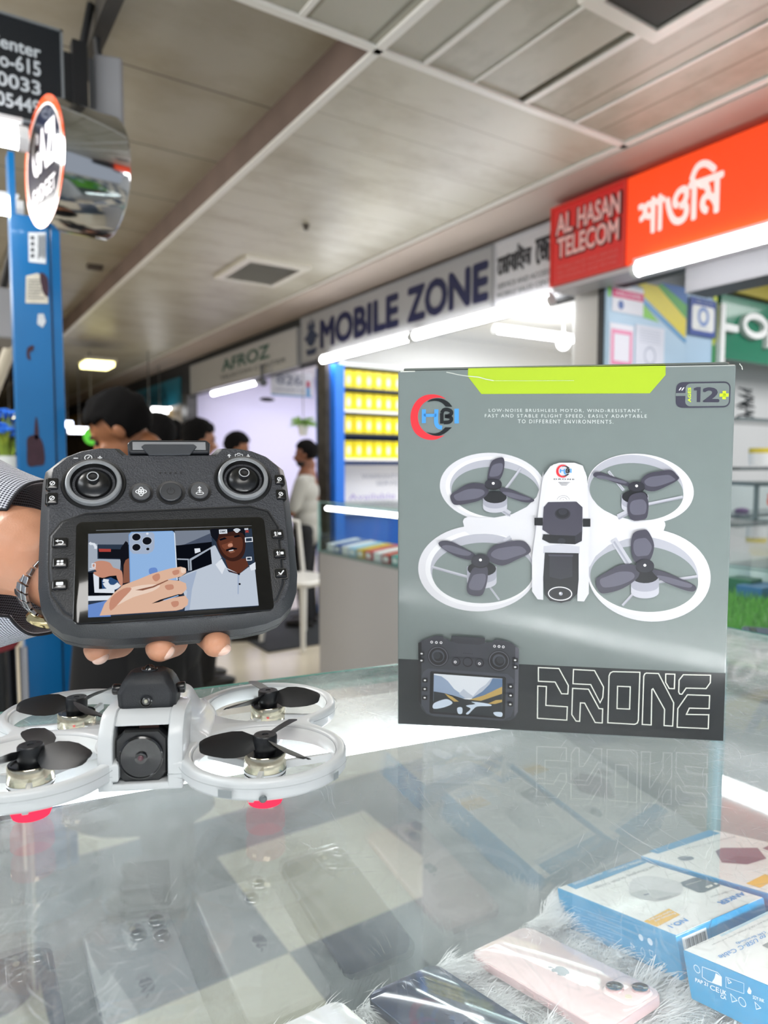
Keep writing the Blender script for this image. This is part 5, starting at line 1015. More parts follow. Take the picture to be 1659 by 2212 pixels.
# ================================================================== the drone on the glass
MD = T(.1262, .4546, ZT+.0003)@Matrix.Rotation(math.radians(-25.1), 4, 'Z')@Matrix.Rotation(math.radians(-1.5), 4, 'X')@Matrix.Rotation(math.radians(.6), 4, 'Y')
dr = thing('quadcopter_drone', 'pale grey four ring camera drone with black propellers, parked on the glass', 'drone', M=MD)
DW = P('D2D6D8', .32, coat=.15, sub=.0); DK = P('16181B', .42, bump=.15, bscale=1500); DG = P('0B0C0E', .3, coat=.3)
MX, MY, RO, RI = .0668, .0460, .0507, .0428
def fld(x, y):
    ds = [math.hypot(x-sx*MX, y-sy*MY)-RO for sx in (-1, 1) for sy in (-1, 1)]
    qx, qy = abs(x)-.024, abs(y-.0115)-.0395; ds.append(math.hypot(max(qx, 0), max(qy, 0))+min(max(qx, qy), 0)-.003)
    qx, qy = abs(x)-.075, abs(y)-.014; ds.append(math.hypot(max(qx, 0), max(qy, 0))+min(max(qx, qy), 0)-.003)
    k = .007; v = -k*math.log(sum(math.exp(-d/k) for d in ds)); return v+.0015
oc = []
for i in range(220):
    a = 2*PI*i/220; r = .18
    while r > .01 and fld(r*math.cos(a), r*math.sin(a)) > 0: r -= .0004
    oc.append((r*math.cos(a), r*math.sin(a)))
NX = .0150; keep = []; done = False
for x, y in oc:
    if abs(x) < NX+.0006 and y < 0:
        if not done: yl = keep[-1][1]; keep += [(-NX, yl), (-NX, -.030), (NX, -.030), (NX, yl)]; done = True
    else: keep.append((x, y))
oc = keep
cu = bpy.data.curves.new('shroud', 'CURVE'); cu.dimensions = '2D'; cu.fill_mode = 'BOTH'; cu.extrude = .0032; cu.bevel_depth = .0026; cu.bevel_resolution = 4
def spl(pts): s = cu.splines.new('POLY'); s.points.add(len(pts)-1); s.use_cyclic_u = True; [setattr(p, 'co', (q[0], q[1], 0, 1)) for p, q in zip(s.points, pts)]
spl(inset(oc, .0026))
for sx in (-1, 1):
    for sy in (-1, 1): spl(circ(sx*MX, sy*MY, RI+.0026, 72))
co = bpy.data.objects.new('tmp', cu); COL.objects.link(co); dg = bpy.context.evaluated_depsgraph_get(); dg.update(); me = bpy.data.meshes.new_from_object(co.evaluated_get(dg)); bpy.data.objects.remove(co)
me.materials.clear(); me.materials.append(DW); me.transform(T(0, 0, .0282)); me.polygons.foreach_set('use_smooth', [True]*len(me.polygons))
bm = bmesh.new(); bm.from_mesh(me); bmesh.ops.remove_doubles(bm, verts=bm.verts, dist=1e-5)
for e in bm.edges:
    if len(e.link_faces) == 2 and e.calc_face_angle(0) > .6: e.smooth = False
bm.to_mesh(me); bm.free()
so = bpy.data.objects.new('ring_shroud', me); COL.objects.link(so); so.parent = dr
# seam line, slots in the ring fronts
mb = MB()
for sx in (-1, 1):
    c = (sx*MX, -MY)
    for a0, a1 in ((-2.06, -1.90), (-.70, -.60) if sx > 0 else (-2.5, -2.4)):
        n = 5; A = [a0+(a1-a0)*k/n for k in range(n+1)]; mb.loft([[(c[0]+(RO+.0004)*math.cos(a), c[1]+(RO+.0004)*math.sin(a), z) for a in A] for z in (.0250, .0292)], cap=False, closed=False)
mb.build('vent_slot', P('8B9294', .4), dr)
mb = MB()
for sx in (-1, 1):
    for sy in (-1, 1):
        c = (sx*MX, sy*MY); A = [2*PI*k/72 for k in range(72)]; keep = [a for a in A if fld(c[0]+(RO+.003)*math.cos(a), c[1]+(RO+.003)*math.sin(a)) > 0]
        mb = MB()
        for a in keep: b = a+2*PI/72; mb.add([(c[0]+(RO+.00015)*math.cos(q), c[1]+(RO+.00015)*math.sin(q), z) for q, z in ((a, .0302), (b, .0302), (b, .0306), (a, .0306))], [(0, 1, 2, 3)])
        mb.build('seam_line', P('A3A9AA', .5), dr)
# inner ring lips
for sx in (-1, 1):
    for sy in (-1, 1):
        c = (sx*MX, sy*MY, 0); MB().lathe([(RI+.0004, .0235), (RI-.0012, .0235), (RI-.0014, .0290), (RI-.0002, .0318)], c, 64).build('ring_lip', P('E6EAEA', .25), dr, smooth=50)
# fuselage
def sec(y, zt, w=.0165, wb=.037, z0=.024): return [(x, y, z) for x, z in [(-wb, z0), (-wb, .0325), (-wb*.80, .0372), (-w*1.42, zt-.014), (-w*1.12, zt-.0045), (-w*.9, zt-.0012), (-w*.5, zt), (w*.5, zt), (w*.9, zt-.0012), (w*1.12, zt-.0045), (w*1.42, zt-.014), (wb*.80, .0372), (wb, .0325), (wb, z0)]]
mb = MB(); secs = [sec(-.0335, .0560, .0165, .029), sec(-.026, .0585), sec(-.01, .0590), (sec(.012, .0570)), sec(.035, .0535, .015, .034), sec(.05, .048, .014, .028), sec(.060, .040, .012, .022)]; mb.loft(secs)
FX = -.0032; fo = mb.build('fuselage', DW, dr, T(FX*.6, 0, 0), smooth=30); b = fo.modifiers.new('sub', 'SUBSURF'); b.levels = 1; b.render_levels = 2
prof = [(-.0600, .0185), (-.0606, .0225), (-.0604, .046), (-.0575, .0515), (-.0520, .0575), (-.0470, .0602), (-.034, .0600), (-.020, .0588), (-.020, .0185)]
for sx in (-1, 1):
    mb = MB(); rings = []
    for x, d in ((.0152, .0006), (.0158, 0), (.0205, 0), (.0232, .0010), (.0240, .0030)):
        pr = inset(prof[::-1], d)[::-1]; rings.append([(sx*x+(0), y, z) for y, z in pr])
    mb.loft(rings); mb.build('side_cheek', DW, dr, T(FX, 0, 0), smooth=35)
mb = MB(); mb.loft([[(x, y, z) for y, z in ((-.0545, .0530), (-.050, .0575), (-.0465, .0595), (-.032, .0592), (-.032, .0525))] for x in (-.0155, .0155)]); mb.build('nose_bridge', DW, dr, T(FX, 0, 0), bevel=.001, smooth=40)
MB().box(-.0235, .0235, -.0600, -.03, .0172, .0215).build('chin_plate', DW, dr, T(FX, 0, 0), bevel=.001)
mb = MB()
for sx in (-1, 1): mb.box(sx*.0196-.0045, sx*.0196+.0045, -.0609, -.058, .0262, .0265)
mb.build('chin_seam', P('A3A9AA', .5), dr, T(FX, 0, 0))
# gimbal camera
MB().box(-.0152, .0152, -.046, -.034, .021, .0555).build('camera_bay', P('08090A', .6), dr, T(FX, 0, 0))
gm = MB(); q = [(-.0095, .0190), (.0095, .0190), (.0142, .0240), (.0142, .0440), (.0095, .0488), (-.0095, .0488), (-.0142, .0440), (-.0142, .0240)]
gm.loft([[(x, y, z) for x, z in (inset(q, d))] for y, d in ((-.040, 0), (-.0555, 0), (-.0568, .0008))]); g1 = gm.build('gimbal_camera', P('15171A', .35), dr, T(FX, 0, .0022), smooth=30)
mb = MB(); mb.lathe([(.0125, .0560), (.0125, .0585), (.0116, .0590), (.0112, .0582), (.0035, .0578), (.0033, .0590), (.0024, .0592), (.0001, .0590)], (0, 0, .0335), 40, axis='y', mi=0)
mb.v = [(x, y-0, z) for x, y, z in mb.v]; mb.build('camera_lens', P('0D0F12', .18, coat=.8), g1, smooth=35)
MB().ell((0, -.0592, .0335), (.0018, .0008, .0018), None, 14, 8).build('lens_element', P('4A1F2A', .05, coat=1), g1, smooth=60)
mb = MB(); mb.box(-.002, .009, -.052, -.0465, .0492, .0530); mb.build('ribbon_cable', P('4A2A22', .5), dr, T(FX, 0, .001))
# obstacle sensing module
mo = MB(); w_, d_ = .0168, .0125
def msec(z, w, d, c=.004): return [(-w+c, -d, z), (w-c, -d, z), (w, -d+c, z), (w, d-c, z), (w-c, d, z), (-w+c, d, z), (-w, d-c, z), (-w, -d+c, z)]
mo.loft([msec(z, w, d, c) for z, w, d, c in ((0, .0166, .0120, .003), (.0085, .0172, .0125, .003), (.0100, .0172, .0125, .003), (.0155, .0150, .0115, .004), (.0195, .0125, .0095, .004), (.0215, .0095, .0070, .003))])
MM = T(-.0030, -.0300, .0580)
m1 = mo.build('sensor_module', P('1E2125', .5, bump=.2, bscale=1800), dr, MM, smooth=28, bevel=.0008)
mb = MB(); mb.lathe([(.0046, .0205), (.0050, .0218), (.0046, .0226), (.0040, .0222), (.0036, .0218), (.0028, .0236), (.0012, .0248), (.0001, .0250)], (0, -.001, 0), 28); mb.build('top_sensor', P('0D0F12', .15, coat=.7), m1, smooth=45)
mb = MB(); mb.lathe([(.0036, .0122), (.0036, .0134), (.0030, .0136), (.0024, .0128), (.0001, .0130)], (.000, 0, .0058), 24, axis='y'); mb.build('front_sensor', P('08090B', .15, coat=.8), m1, smooth=40)
MB().ell((0, -.0134, .0058), (.0013, .0010, .0013), None, 12, 8).build('sensor_lens', P('B9B8A8', .08, metal=.7), m1, smooth=60)
for sx in (-1, 1): mb = MB(); mb.lathe([(.0026, .0160), (.0032, .0172), (.0034, .0205), (.0030, .0212), (.0001, .0212)], (0, -.002, .0105), 20, axis='x'); mb.v = [(x*sx, y, z) for x, y, z in mb.v]; mb.build('side_sensor', DG, m1, smooth=40)
# motors, arms, propellers, legs
def blade_mb(sign):
    mb = MB(); R = [.0045, .008, .013, .019, .025, .031, .0355, .0380, .0386]; Cw = [.0036, .0054, .0088, .0101, .0100, .0088, .0070, .0050, .0030]; B = [50, 44, 36, 30, 26, 23, 21, 20, 20]; rings = []
    for r, c, b in zip(R, Cw, B):
        b = math.radians(b)*sign; ring = []
        for s, t in ((-1, 0), (-.6, .0006), (0, .0011), (.6, .0006), (1, 0), (.6, -.0002), (0, .0003), (-.6, -.0002)):
            y = s*c*math.cos(b)-t*math.sin(b)-(.001 if r > .03 else 0); z = s*c*math.sin(b)+t*math.cos(b); ring.append((r, y, z))
        rings.append(ring)
    mb.loft(rings); return mb.mesh('propeller_blade', P('15171A', .5), 60)
bA = blade_mb(-1); bB = blade_mb(1); MET = P('CFC9B4', .16, metal=1.)
for sx, sy, typ, ang0 in ((1, -1, 'A', 195), (-1, 1, 'A', 192), (1, 1, 'B', 352), (-1, -1, 'B', 345)):
    c = (sx*MX, sy*MY, 0); wd = 'front' if sy < 0 else 'rear'
    mb = MB(); mb.lathe([(.0001, .0195), (.0122, .0195), (.0128, .0203), (.0128, .0215)], c, 36); mb.lathe([(.0126, .0190), (.0120, .0130), (.006, .0125), (.0001, .0125)], c, 36); mb.build('motor_mount', DW, dr, smooth=40)
    mb = MB(); mb.lathe([(.0124, .0200), (.0126, .0204), (.0126, .0309), (.0121, .0315)], c, 48); mo_ = mb.build('motor_bell', MET, dr, smooth=40)
    mb = MB(); mb.lathe([(.0121, .0315), (.0105, .0315), (.0100, .0306), (.0001, .0306)], c, 36); mb.build('motor_cap', DG, mo_, smooth=40)
    for a in (math.atan2(-sy, -sx)+.15, math.atan2(-sy, -sx)+2.2, math.atan2(-sy, -sx)-2.1):
        w2 = .0032 if abs(a-math.atan2(-sy, -sx)-.15) < .01 else .0016; mb = MB(); mb.box(.010, RI+.0005, -w2, w2, .0195, .0245); mb.build('motor_arm', DW, dr, T(*c)@Matrix.Rotation(a, 4, 'Z'), bevel=.0006)
    pr_ = MB(); pr_.lathe([(.0001, .0306), (.0068, .0306), (.0072, .0335), (.0072, .0412), (.0066, .0420), (.0020, .0420), (.0018, .0414), (.0001, .0414)], c, 32); hub = pr_.build('propeller_hub', P('131518', .35), dr, smooth=40)
    mb = MB(); 
    for q in (.8, 2.9, 5.0): mb.flat([(c[0]+.0045*math.cos(q)+x, c[1]+.0045*math.sin(q)+y, .04206) for x, y in circ(0, 0, .0011, 12)], .0421) if False else mb.add([(c[0]+.0045*math.cos(q)+x, c[1]+.0045*math.sin(q)+y, .04206) for x, y in circ(0, 0, .0011, 12)], [tuple(range(12))])
    mb.build('hub_screw', P('050506', .5), hub)
    for k in range(3):
        a = math.radians(ang0+120*k-6.3); o = bpy.data.objects.new('propeller_blade', bA if typ == 'A' else bB); COL.objects.link(o); o.parent = dr; o.matrix_local = T(c[0], c[1], .0375)@Matrix.Rotation(a, 4, 'Z')
    zb = -.0012 if sy < 0 else .0012
    mb = MB(); mb.lathe([(.0118, .0128), (.0116, zb+.006), (.0100, zb+.002), (.006, zb+.0002), (.0001, zb)], c, 32)
    if sy < 0: mb.build('landing_light', glow('FF3B5A', 1.35), dr, smooth=60)
    else: mb.build('landing_foot', DW, dr, smooth=60)
mb = MB(); mb.ell((MX, -MY-RO-.0002, .0250), (.0022, .001, .0022), None, 12, 8); mb.build('ring_screw', P('6E7678', .3, metal=.5), dr, smooth=60)

# ================================================================== the controller held in the air
RC = Matrix(((.9642, .146, -.2213), (-.265, .5502, -.7918), (.0062, .8222, .5692)))
FCt = Fr((.1297, .4335, 1.1848), RC.col[0], RC.col[1]); 
ctl = thing('drone_controller', 'black handheld drone controller with lit screen, held up in a hand', 'controller', M=FCt.M)
CB = P('36383D', .45, bump=.9, bscale=900, spec=.45); CD = P('1B1D21', .4, bump=.3, bscale=1200); CK = P('0A0B0E', .3, coat=.2); SYM = P('D9DBDD', .5)
half = [(0, .0885), (.0275, .0885), (.0325, .0940), (.046, .0942), (.0575, .0915), (.0680, .0862), (.0782, .0770), (.0795, .070), (.0795, .045), (.0790, .015), (.0782, -.004), (.0762, -.0165), (.0715, -.0265), (.0640, -.0335), (.0540, -.0372), (.040, -.0392), (.020, -.0400)]
half = [(x, y+.0048 if y > .08 else y+.003 if y > .072 else y) for x, y in half]
out = [(-x, y) for x, y in half[1:]]; out = out[::-1]; out = [(0, -.0402)]+[(x, y) for x, y in half[::-1]][:-1]+[(0, .0933)]+[(-x, y) for x, y in half[1:]]
mb = MB(); mb.loft([[(x, y, z) for x, y in inset(out, d)] for z, d in ((-.033, .010), (-.031, .0045), (-.026, .0008), (-.019, 0), (-.0185, .0007), (-.018, 0), (-.008, .0003), (-.0012, .0048), (0, .0062))]); mb.build('housing', P('24272B', .38, bump=.25, bscale=1300), ctl, smooth=28)
MB().loft([[(x, y, z) for x, y in inset([p for p in out], d)] for z, d in ((-.0002, .0064), (.0006, .0072))] if False else [[(x, y, z) for x, y in inset(out, d)] for z, d in ((-.0006, .0058), (.0005, .0066))]).build('upper_faceplate', CB, ctl, smooth=28)
CLp = lambda x, y, z=0: FCt.loc(x, y, z)
lp = [CLp(185, 1112), CLp(540, 1096), CLp(578, 1106), CLp(600, 1140), CLp(607, 1200), CLp(612, 1262), CLp(598, 1296), CLp(560, 1316), CLp(520, 1322), CLp(220, 1346), CLp(180, 1345), CLp(140, 1325), CLp(113, 1285), CLp(108, 1230), CLp(110, 1160), CLp(135, 1130)]
lp = lp[::-1]
mb = MB(); mb.loft([[(x, y, z) for x, y in inset(lp, d)] for z, d in ((.0004, -.0006), (.0007, 0), (.0012, .0006), (.0014, .0014))]); mb.build('lower_faceplate', CD, ctl, smooth=28)
mb = MB(); stroke(mb, inset(lp, -.0008), .0007, .00062); mb.build('panel_groove', P('08090B', .5), ctl)
sc = [CLp(162, 1133), CLp(573, 1117), CLp(589, 1322), CLp(160, 1352)]; xs0 = sum(p[0] for p in (sc[0], sc[3]))/2; xs1 = sum(p[0] for p in sc[1:3])/2; ys1 = (sc[0][1]+sc[1][1])/2; ys0 = (sc[2][1]+sc[3][1])/2
sg = MB(); pr = rrect(xs0, xs1, ys0, ys1, .004); sg.loft([[(x, y, z) for x, y in inset(pr, d)] for z, d in ((.0012, 0), (.0018, .0002), (.0020, .0006))]); scr = sg.build('screen_glass', P('020203', .12, coat=.6), ctl, smooth=30)
# picture on the screen (it glows)
def ZQ(*p): return [FCt.loc(160+x/3.7705, 1110+y/3.7705, .0021) for x, y in p]
SE = .92
cols = ['2E3A4C', '7C8594', '4C5568', '94B9E6', '7BA6DC', '14161E', 'E2B9A0', 'C98F78', '3A211C', '5F3528', 'C2CCDA', 'A7B6CE', 'D8E4F2', '6C8FD0', '8A5A48', '0B0E16', 'E3E9F2', 'B0443E', '30507E', 'A6B0BE', 'F0D6C4', '7A4634']
sm = [glow(c, SE) for c in cols]; mb = MB(); ll = [0]
def S(mi, *p, sm_=0):
    ll[0] += 1; q = crom(list(p), sm_) if sm_ else list(p); mb.flat(ZQ(*q), .0021+.00003*ll[0], mi)
S(0, (115, 163), (1447, 120), (1502, 752), (115, 847))
S(1, (115, 163), (460, 152), (455, 250), (190, 250), (115, 240)); S(19, (115, 240), (190, 245), (190, 450), (115, 470)); S(5, (195, 285), (385, 290), (380, 365), (200, 362)); S(17, (200, 285), (300, 287), (300, 310), (205, 310)); S(19, (190, 368), (380, 372), (375, 470), (190, 470))
S(1, (820, 140), (1110, 133), (1120, 190), (960, 255), (825, 258)); S(2, (900, 250), (1110, 160), (1125, 225), (945, 290), (835, 262)); S(15, (830, 260), (1120, 230), (1140, 440), (940, 470), (840, 450)); S(19, (840, 365), (935, 368), (940, 465), (930, 465), (925, 378), (840, 375)); S(19, (940, 370), (1145, 255), (1145, 268), (955, 382), (960, 460), (945, 465)); S(16, (980, 285), (1025, 282), (1030, 310), (985, 325)); S(10, (1110, 280), (1150, 260), (1200, 360), (1160, 420), (1125, 430))
S(15, (115, 480), (380, 470), (380, 680), (115, 680)); S(18, (225, 540), (300, 520), (380, 560), (370, 620), (230, 630)); 
for pts in ([(180, 490), (185, 630), (330, 628)], crom([(255, 560), (280, 595), (330, 600), (368, 575)], 4, False)+[(368, 575)], crom([(255, 560), (262, 535)], 3, False)): ll[0] += 1; stroke(mb, ZQ(*pts), .0032, .0021+.00003*ll[0], False, 16)
S(16, (115, 672), (330, 668), (300, 705), (115, 712)); 
S(7, (165, 400), (220, 385), (290, 400), (320, 440), (375, 460), (370, 500), (290, 510), (230, 525), (170, 500), (160, 480), (185, 470), (150, 440), sm_=3)
S(5, (375, 370), (375, 300), (400, 255), (440, 240), (445, 560), (400, 580), (390, 450), sm_=2); S(14, (405, 420), (420, 380), (448, 365), (455, 560), (400, 570)); S(7, (345, 475), (370, 460), (392, 480), (398, 560), (385, 595), (365, 560), (348, 520), sm_=3)
S(13, (115, 745), (270, 710), (300, 840), (115, 847))
S(4, (445, 175), (465, 152), (800, 143), (815, 155), (845, 545), (455, 575)); S(3, (452, 178), (468, 156), (798, 148), (810, 158), (832, 540), (462, 560)); S(12, (812, 150), (822, 165), (845, 545), (835, 545))
S(11, (450, 185), (475, 158), (640, 155), (655, 175), (655, 280), (640, 310), (600, 332), (480, 330), (452, 300))
for x, y, r in ((508, 195, 36), (595, 226, 39), (508, 279, 35), (601, 293, 14)):
    ll[0] += 2; c = ZQ((x, y))[0]; u = (Vector(ZQ((x+r, y))[0])-Vector(c)).length; z = .0021+.00003*ll[0]; mb.flat(circ(c[0], c[1], u*1.08, 24), z-.00003, 10); mb.flat(circ(c[0], c[1], u*.95, 24), z, 5)
c = ZQ((597, 168))[0]; mb.flat(circ(c[0], c[1], .0008, 12), .0021+.00003*ll[0], 16)
S(13, (610, 460), (635, 445), (670, 448), (680, 480), (650, 500), (615, 495), sm_=3)
# second man: shirt, neck, face, hair
S(10, (850, 530), (920, 490), (1080, 430), (1200, 385), (1260, 480), (1340, 500), (1420, 440), (1470, 440), (1502, 752), (940, 790)); S(11, (850, 530), (1000, 470), (960, 620), (940, 790), (900, 795), (920, 640)); S(11, (1330, 500), (1345, 500), (1340, 660), (1330, 660))
S(9, (1230, 380), (1400, 370), (1420, 430), (1340, 500), (1260, 470)); S(16, (1200, 372), (1230, 440), (1205, 500), (1150, 420)); S(16, (1475, 400), (1425, 430), (1440, 470), (1478, 460)); S(12, (1200, 372), (1250, 460), (1330, 490), (1305, 478), (1225, 440))
S(8, (1150, 200), (1170, 160), (1300, 130), (1385, 180), (1392, 300), (1360, 370), (1290, 395), (1225, 370), (1180, 310), sm_=4); S(9, (1175, 220), (1260, 190), (1360, 200), (1370, 290), (1330, 350), (1270, 365), (1210, 320), sm_=4); S(21, (1200, 265), (1240, 250), (1290, 230), (1270, 290), (1230, 300), sm_=3)
S(5, (1105, 140), (1120, 130), (1385, 122), (1395, 200), (1370, 165), (1300, 150), (1180, 175), (1160, 240), (1115, 190)); S(15, (1180, 215), (1225, 200), (1245, 212), (1190, 228)); S(15, (1300, 190), (1340, 180), (1355, 195), (1305, 203)); S(15, (1235, 300), (1290, 282), (1330, 290), (1320, 300), (1280, 298), (1240, 315)); S(14, (1250, 315), (1300, 305), (1310, 318), (1275, 330)); S(16, (1258, 308), (1296, 300), (1296, 308), (1262, 314))
S(7, (1255, 255), (1285, 250), (1290, 275), (1255, 278), sm_=2)
for x, y in ((1341, 500), (1347, 581)): c = ZQ((x, y))[0]; mb.flat(circ(c[0], c[1], .0007, 12), .0021+.00003*(ll[0]+1), 5)
# hand holding the phone
S(6, (210, 838), (250, 740), (330, 650), (400, 590), (520, 545), (640, 495), (780, 455), (870, 440), (912, 455), (912, 490), (870, 520), (760, 545), (860, 555), (910, 575), (918, 620), (880, 660), (780, 690), (700, 715), (820, 690), (905, 675), (930, 710), (925, 750), (880, 785), (830, 797), sm_=0)
S(7, (640, 515), (690, 495), (700, 535), (670, 560), (645, 545), sm_=3); S(7, (800, 478), (850, 465), (855, 495), (815, 510), sm_=3); S(20, (870, 450), (905, 452), (905, 485), (875, 490), sm_=3); S(20, (400, 640), (560, 590), (700, 590), (640, 640), (480, 690), (330, 760), sm_=3); S(7, (740, 595), (800, 585), (810, 620), (760, 630), sm_=3); S(7, (790, 730), (845, 720), (850, 755), (810, 770), sm_=3); S(7, (300, 700), (400, 620), (470, 620), (400, 700), (300, 800), sm_=3)
S(14, (500, 632), (640, 600), (760, 548), (770, 552), (650, 610), (560, 635)); S(5, (630, 742), (700, 710), (850, 665), (890, 668), (760, 705), (690, 730)); S(3, (720, 715), (850, 672), (850, 680), (740, 715))
# on-screen symbols
def SS(pts, wd=.0006, mi=16, closed=False): ll[0] += 1; stroke(mb, ZQ(*pts), wd, .0021+.00003*ll[0], closed, mi)
SS([(1183, 145), (1240, 142), (1242, 168), (1185, 172)], .0007, 16, True); SS([(1195, 153), (1232, 151), (1232, 162), (1195, 164)], .0004, 16, True)
for r in (12, 24, 36): SS([(1324+r*math.cos(a), 172+r*math.sin(a)) for a in np.linspace(-2.4, -.75, 8)], .0009)
SS([(130, 255), (165, 260), (180, 285), (175, 298)], .0016); S(16, (120, 252), (140, 240), (140, 272)); SS([(1395, 148), (1418, 165)], .0008, 17); SS([(1418, 148), (1395, 165)], .0008, 17); SS([(1385, 135), (1415, 133), (1415, 140), (1385, 142)], .0005, 16)
SS([(1392, 210), (1448, 206), (1450, 238), (1394, 242)], .0006, 16, True); SS([(1402, 368), (1440, 366), (1442, 390), (1404, 392)], .0006, 16, True); SS([(130, 460), (180, 460)], .0005); SS([(150, 420), (175, 420), (175, 450), (150, 450)], .0005, 16, True)
mb.build('screen_picture', sm, scr)
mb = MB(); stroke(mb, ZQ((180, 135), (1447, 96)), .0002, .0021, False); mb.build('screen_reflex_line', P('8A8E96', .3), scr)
# sticks
for (px, py) in ((203, 1046), (525, 1037)):
    c = FCt.loc(px, py); c = (c[0], c[1], 0); jt = MB()
    jt.lathe([(.0198, .0004), (.0192, .0016), (.0180, .0014), (.0172, .0008)], c, 48, mi=1)
    jt.lathe([(.0172, .0006), (.0168, .0034), (.0160, .0040), (.0146, .0040), (.0140, .0032)], c, 48, mi=0); jt.lathe([(.0140, .0032), (.0133, .0010), (.0122, -.0002), (.0118, -.0004)], c, 48, mi=1)
    j = jt.build('joystick_ring', [P('85888B', .3, metal=.2), P('0B0C0E', .4)], ctl, smooth=35)
    mb = MB(); mb.lathe([(.0120, -.0006), (.0108, .0014), (.0085, .0036), (.0055, .0050), (.0034, .0054)], c, 40); mb.build('joystick_dome', P('0A0B0D', .3, coat=.15), j, smooth=50)
    mb = MB(); mb.lathe([(.0036, .0050), (.0034, .0075), (.0038, .0086), (.0036, .0093)], c, 28, mi=0); mb.lathe([(.0036, .0093), (.0029, .0093)], c, 28, mi=1); mb.lathe([(.0029, .0093), (.0027, .0080), (.0001, .0072)], c, 28, mi=2); mb.build('joystick_stem', [P('1B1D20', .35), P('A0A3A6', .3), P('040405', .6)], j, smooth=50)
# round buttons
def sym(mb, c, pts, s, z, w=.0007, closed=False): stroke(mb, [(c[0]+x*s, c[1]+y*s) for x, y in pts], w, z, closed)
for k, (px, py, r) in enumerate(((305, 1066, .0058), (369, 1065, .0070), (431, 1063, .0058))):
    c = FCt.loc(px, py); mb = MB(); mb.lathe([(r*1.32, .0004), (r*1.32, .0009), (r*1.04, .0007), (r*1.0, .0006)], (c[0], c[1], 0), 36); mb.build('button_well', P('101114', .4), ctl, smooth=40)
    mb = MB(); mb.lathe([(r, .0004), (r, .0017), (r*.93, .0022), (.0001, .0023)], (c[0], c[1], 0), 36); b_ = mb.build('round_button', P('2E3034' if k == 1 else '4A4B4E', .35), ctl, smooth=40)
    mb = MB(); z = .0024; s = .0022
    if k == 0: stroke(mb, [(c[0]+s*1.5*math.cos(a), c[1]+s*.75*math.sin(a)) for a in np.linspace(0, 2*PI, 20)[:-1]], .0006, z); stroke(mb, [(c[0]+s*.7*math.cos(a), c[1]+s*1.5*math.sin(a)) for a in np.linspace(0, 2*PI, 20)[:-1]], .0006, z+.00003); sym(mb, c, [(0, -.9), (0, .9)], s, z, .001); sym(mb, c, [(-.9, 0), (.9, 0)], s, z+.00004, .001)
    elif k == 1: stroke(mb, [(c[0]+s*1.1*math.cos(a), c[1]+s*1.1*math.sin(a)) for a in np.linspace(2.0, 2*PI+1.14, 20)], .0004, z, False); sym(mb, c, [(0, .3), (0, 1.4)], s, z, .0004)
    else: stroke(mb, [(c[0]+s*1.1*math.cos(a), c[1]-s*1.1+s*.45*math.sin(a)) for a in np.linspace(0, 2*PI, 20)[:-1]], .0005, z); sym(mb, c, [(0, -1.0), (0, 1.0)], s, z, .0008); mb.flat([(c[0]-s*.6, c[1]+s*.7), (c[0]+s*.6, c[1]+s*.7), (c[0], c[1]+s*1.5)], z); mb.flat([(c[0]-s*.7, c[1]-s*.2), (c[0]+s*.7, c[1]-s*.2), (c[0], c[1]+s*.3)], z+.00003)
    mb.build('button_symbol', P('3A3C40' if k == 1 else 'D9DBDD', .5) if k != 1 else P('08090A', .5), b_)
# rectangular keys
for i, (px, py, wx, wy) in enumerate(((131, 1176, .0043, .0034), (131, 1220, .0043, .0034), (130, 1267, .0043, .0034), (598, 1157, .0040, .0034), (603, 1199, .0040, .0034), (606, 1241, .0040, .0034), (114, 1047, .0036, .0044), (113, 1079, .0036, .0044), (603, 1038, .0034, .0042), (606, 1070, .0034, .0042))):
    c = FCt.loc(px, py); z0 = .0013 if i < 6 else .0002; r_ = rrect(c[0]-wx, c[0]+wx, c[1]-wy, c[1]+wy, .0012, 4)
    mb = MB(); mb.loft([[(x, y, z) for x, y in inset(r_, d)] for z, d in ((z0-.001, -.0004), (z0+.0002, -.0004), (z0+.0002, .0002), (z0+.0012, .0004), (z0+.0016, .0011))]); b_ = mb.build('key_button', P('0C0D10', .22, coat=.4), ctl, smooth=35)
    mb = MB(); z = z0+.00165; s = .0018
    if i == 0: sym(mb, c, [(-.9, .5), (.5, .5), (.9, .1), (.9, -.4), (.5, -.8), (-.5, -.8)], s, z); mb.flat([(c[0]-s*1.5, c[1]+s*.5), (c[0]-s*.6, c[1]-s*.1), (c[0]-s*.6, c[1]+s*1.1)], z)
    elif i == 1:
        for dx in (-.55, .55):
            for dy in (-.5, .5): mb.flat(rrect(c[0]+dx*s-.0008, c[0]+dx*s+.0008, c[1]+dy*s-.0007, c[1]+dy*s+.0007, .0003, 3), z)
    elif i == 2: mb.flat(rrect(c[0]-s*1.1, c[0]+s*1.1, c[1]-s*.3, c[1]+s*.9, .0005, 3), z); mb.box(c[0]-s*.5, c[0]+s*.5, c[1]-s*.9, c[1]-s*.6, z-.0001, z)
    elif i in (3, 4): mb.flat([(c[0]-s*1.3, c[1]+s*.1), (c[0]-s*.3, c[1]+s*.1), (c[0]-s*.8, c[1]+s*.9)], z); sym(mb, c, [(-.8, -.8), (-.8, .3)], s, z); sym(mb, c, [(0, -.8), (0, .8)], s, z, .0002); mb.flat(rrect(c[0]+s*.3, c[0]+s*1.4, c[1]-s*.6, c[1]+s*.5, .0004, 3), z)
    elif i == 5: sym(mb, c, [(-.9, .1), (-.2, -.7), (1.0, .8)], s, z, .0009)
    else: stroke(mb, circ(c[0], c[1], s*.75, 14), .0005, z); sym(mb, c, [(-.4, -.4), (.4, .4)], s, z, .0006)
    mb.build('key_symbol', SYM, b_)
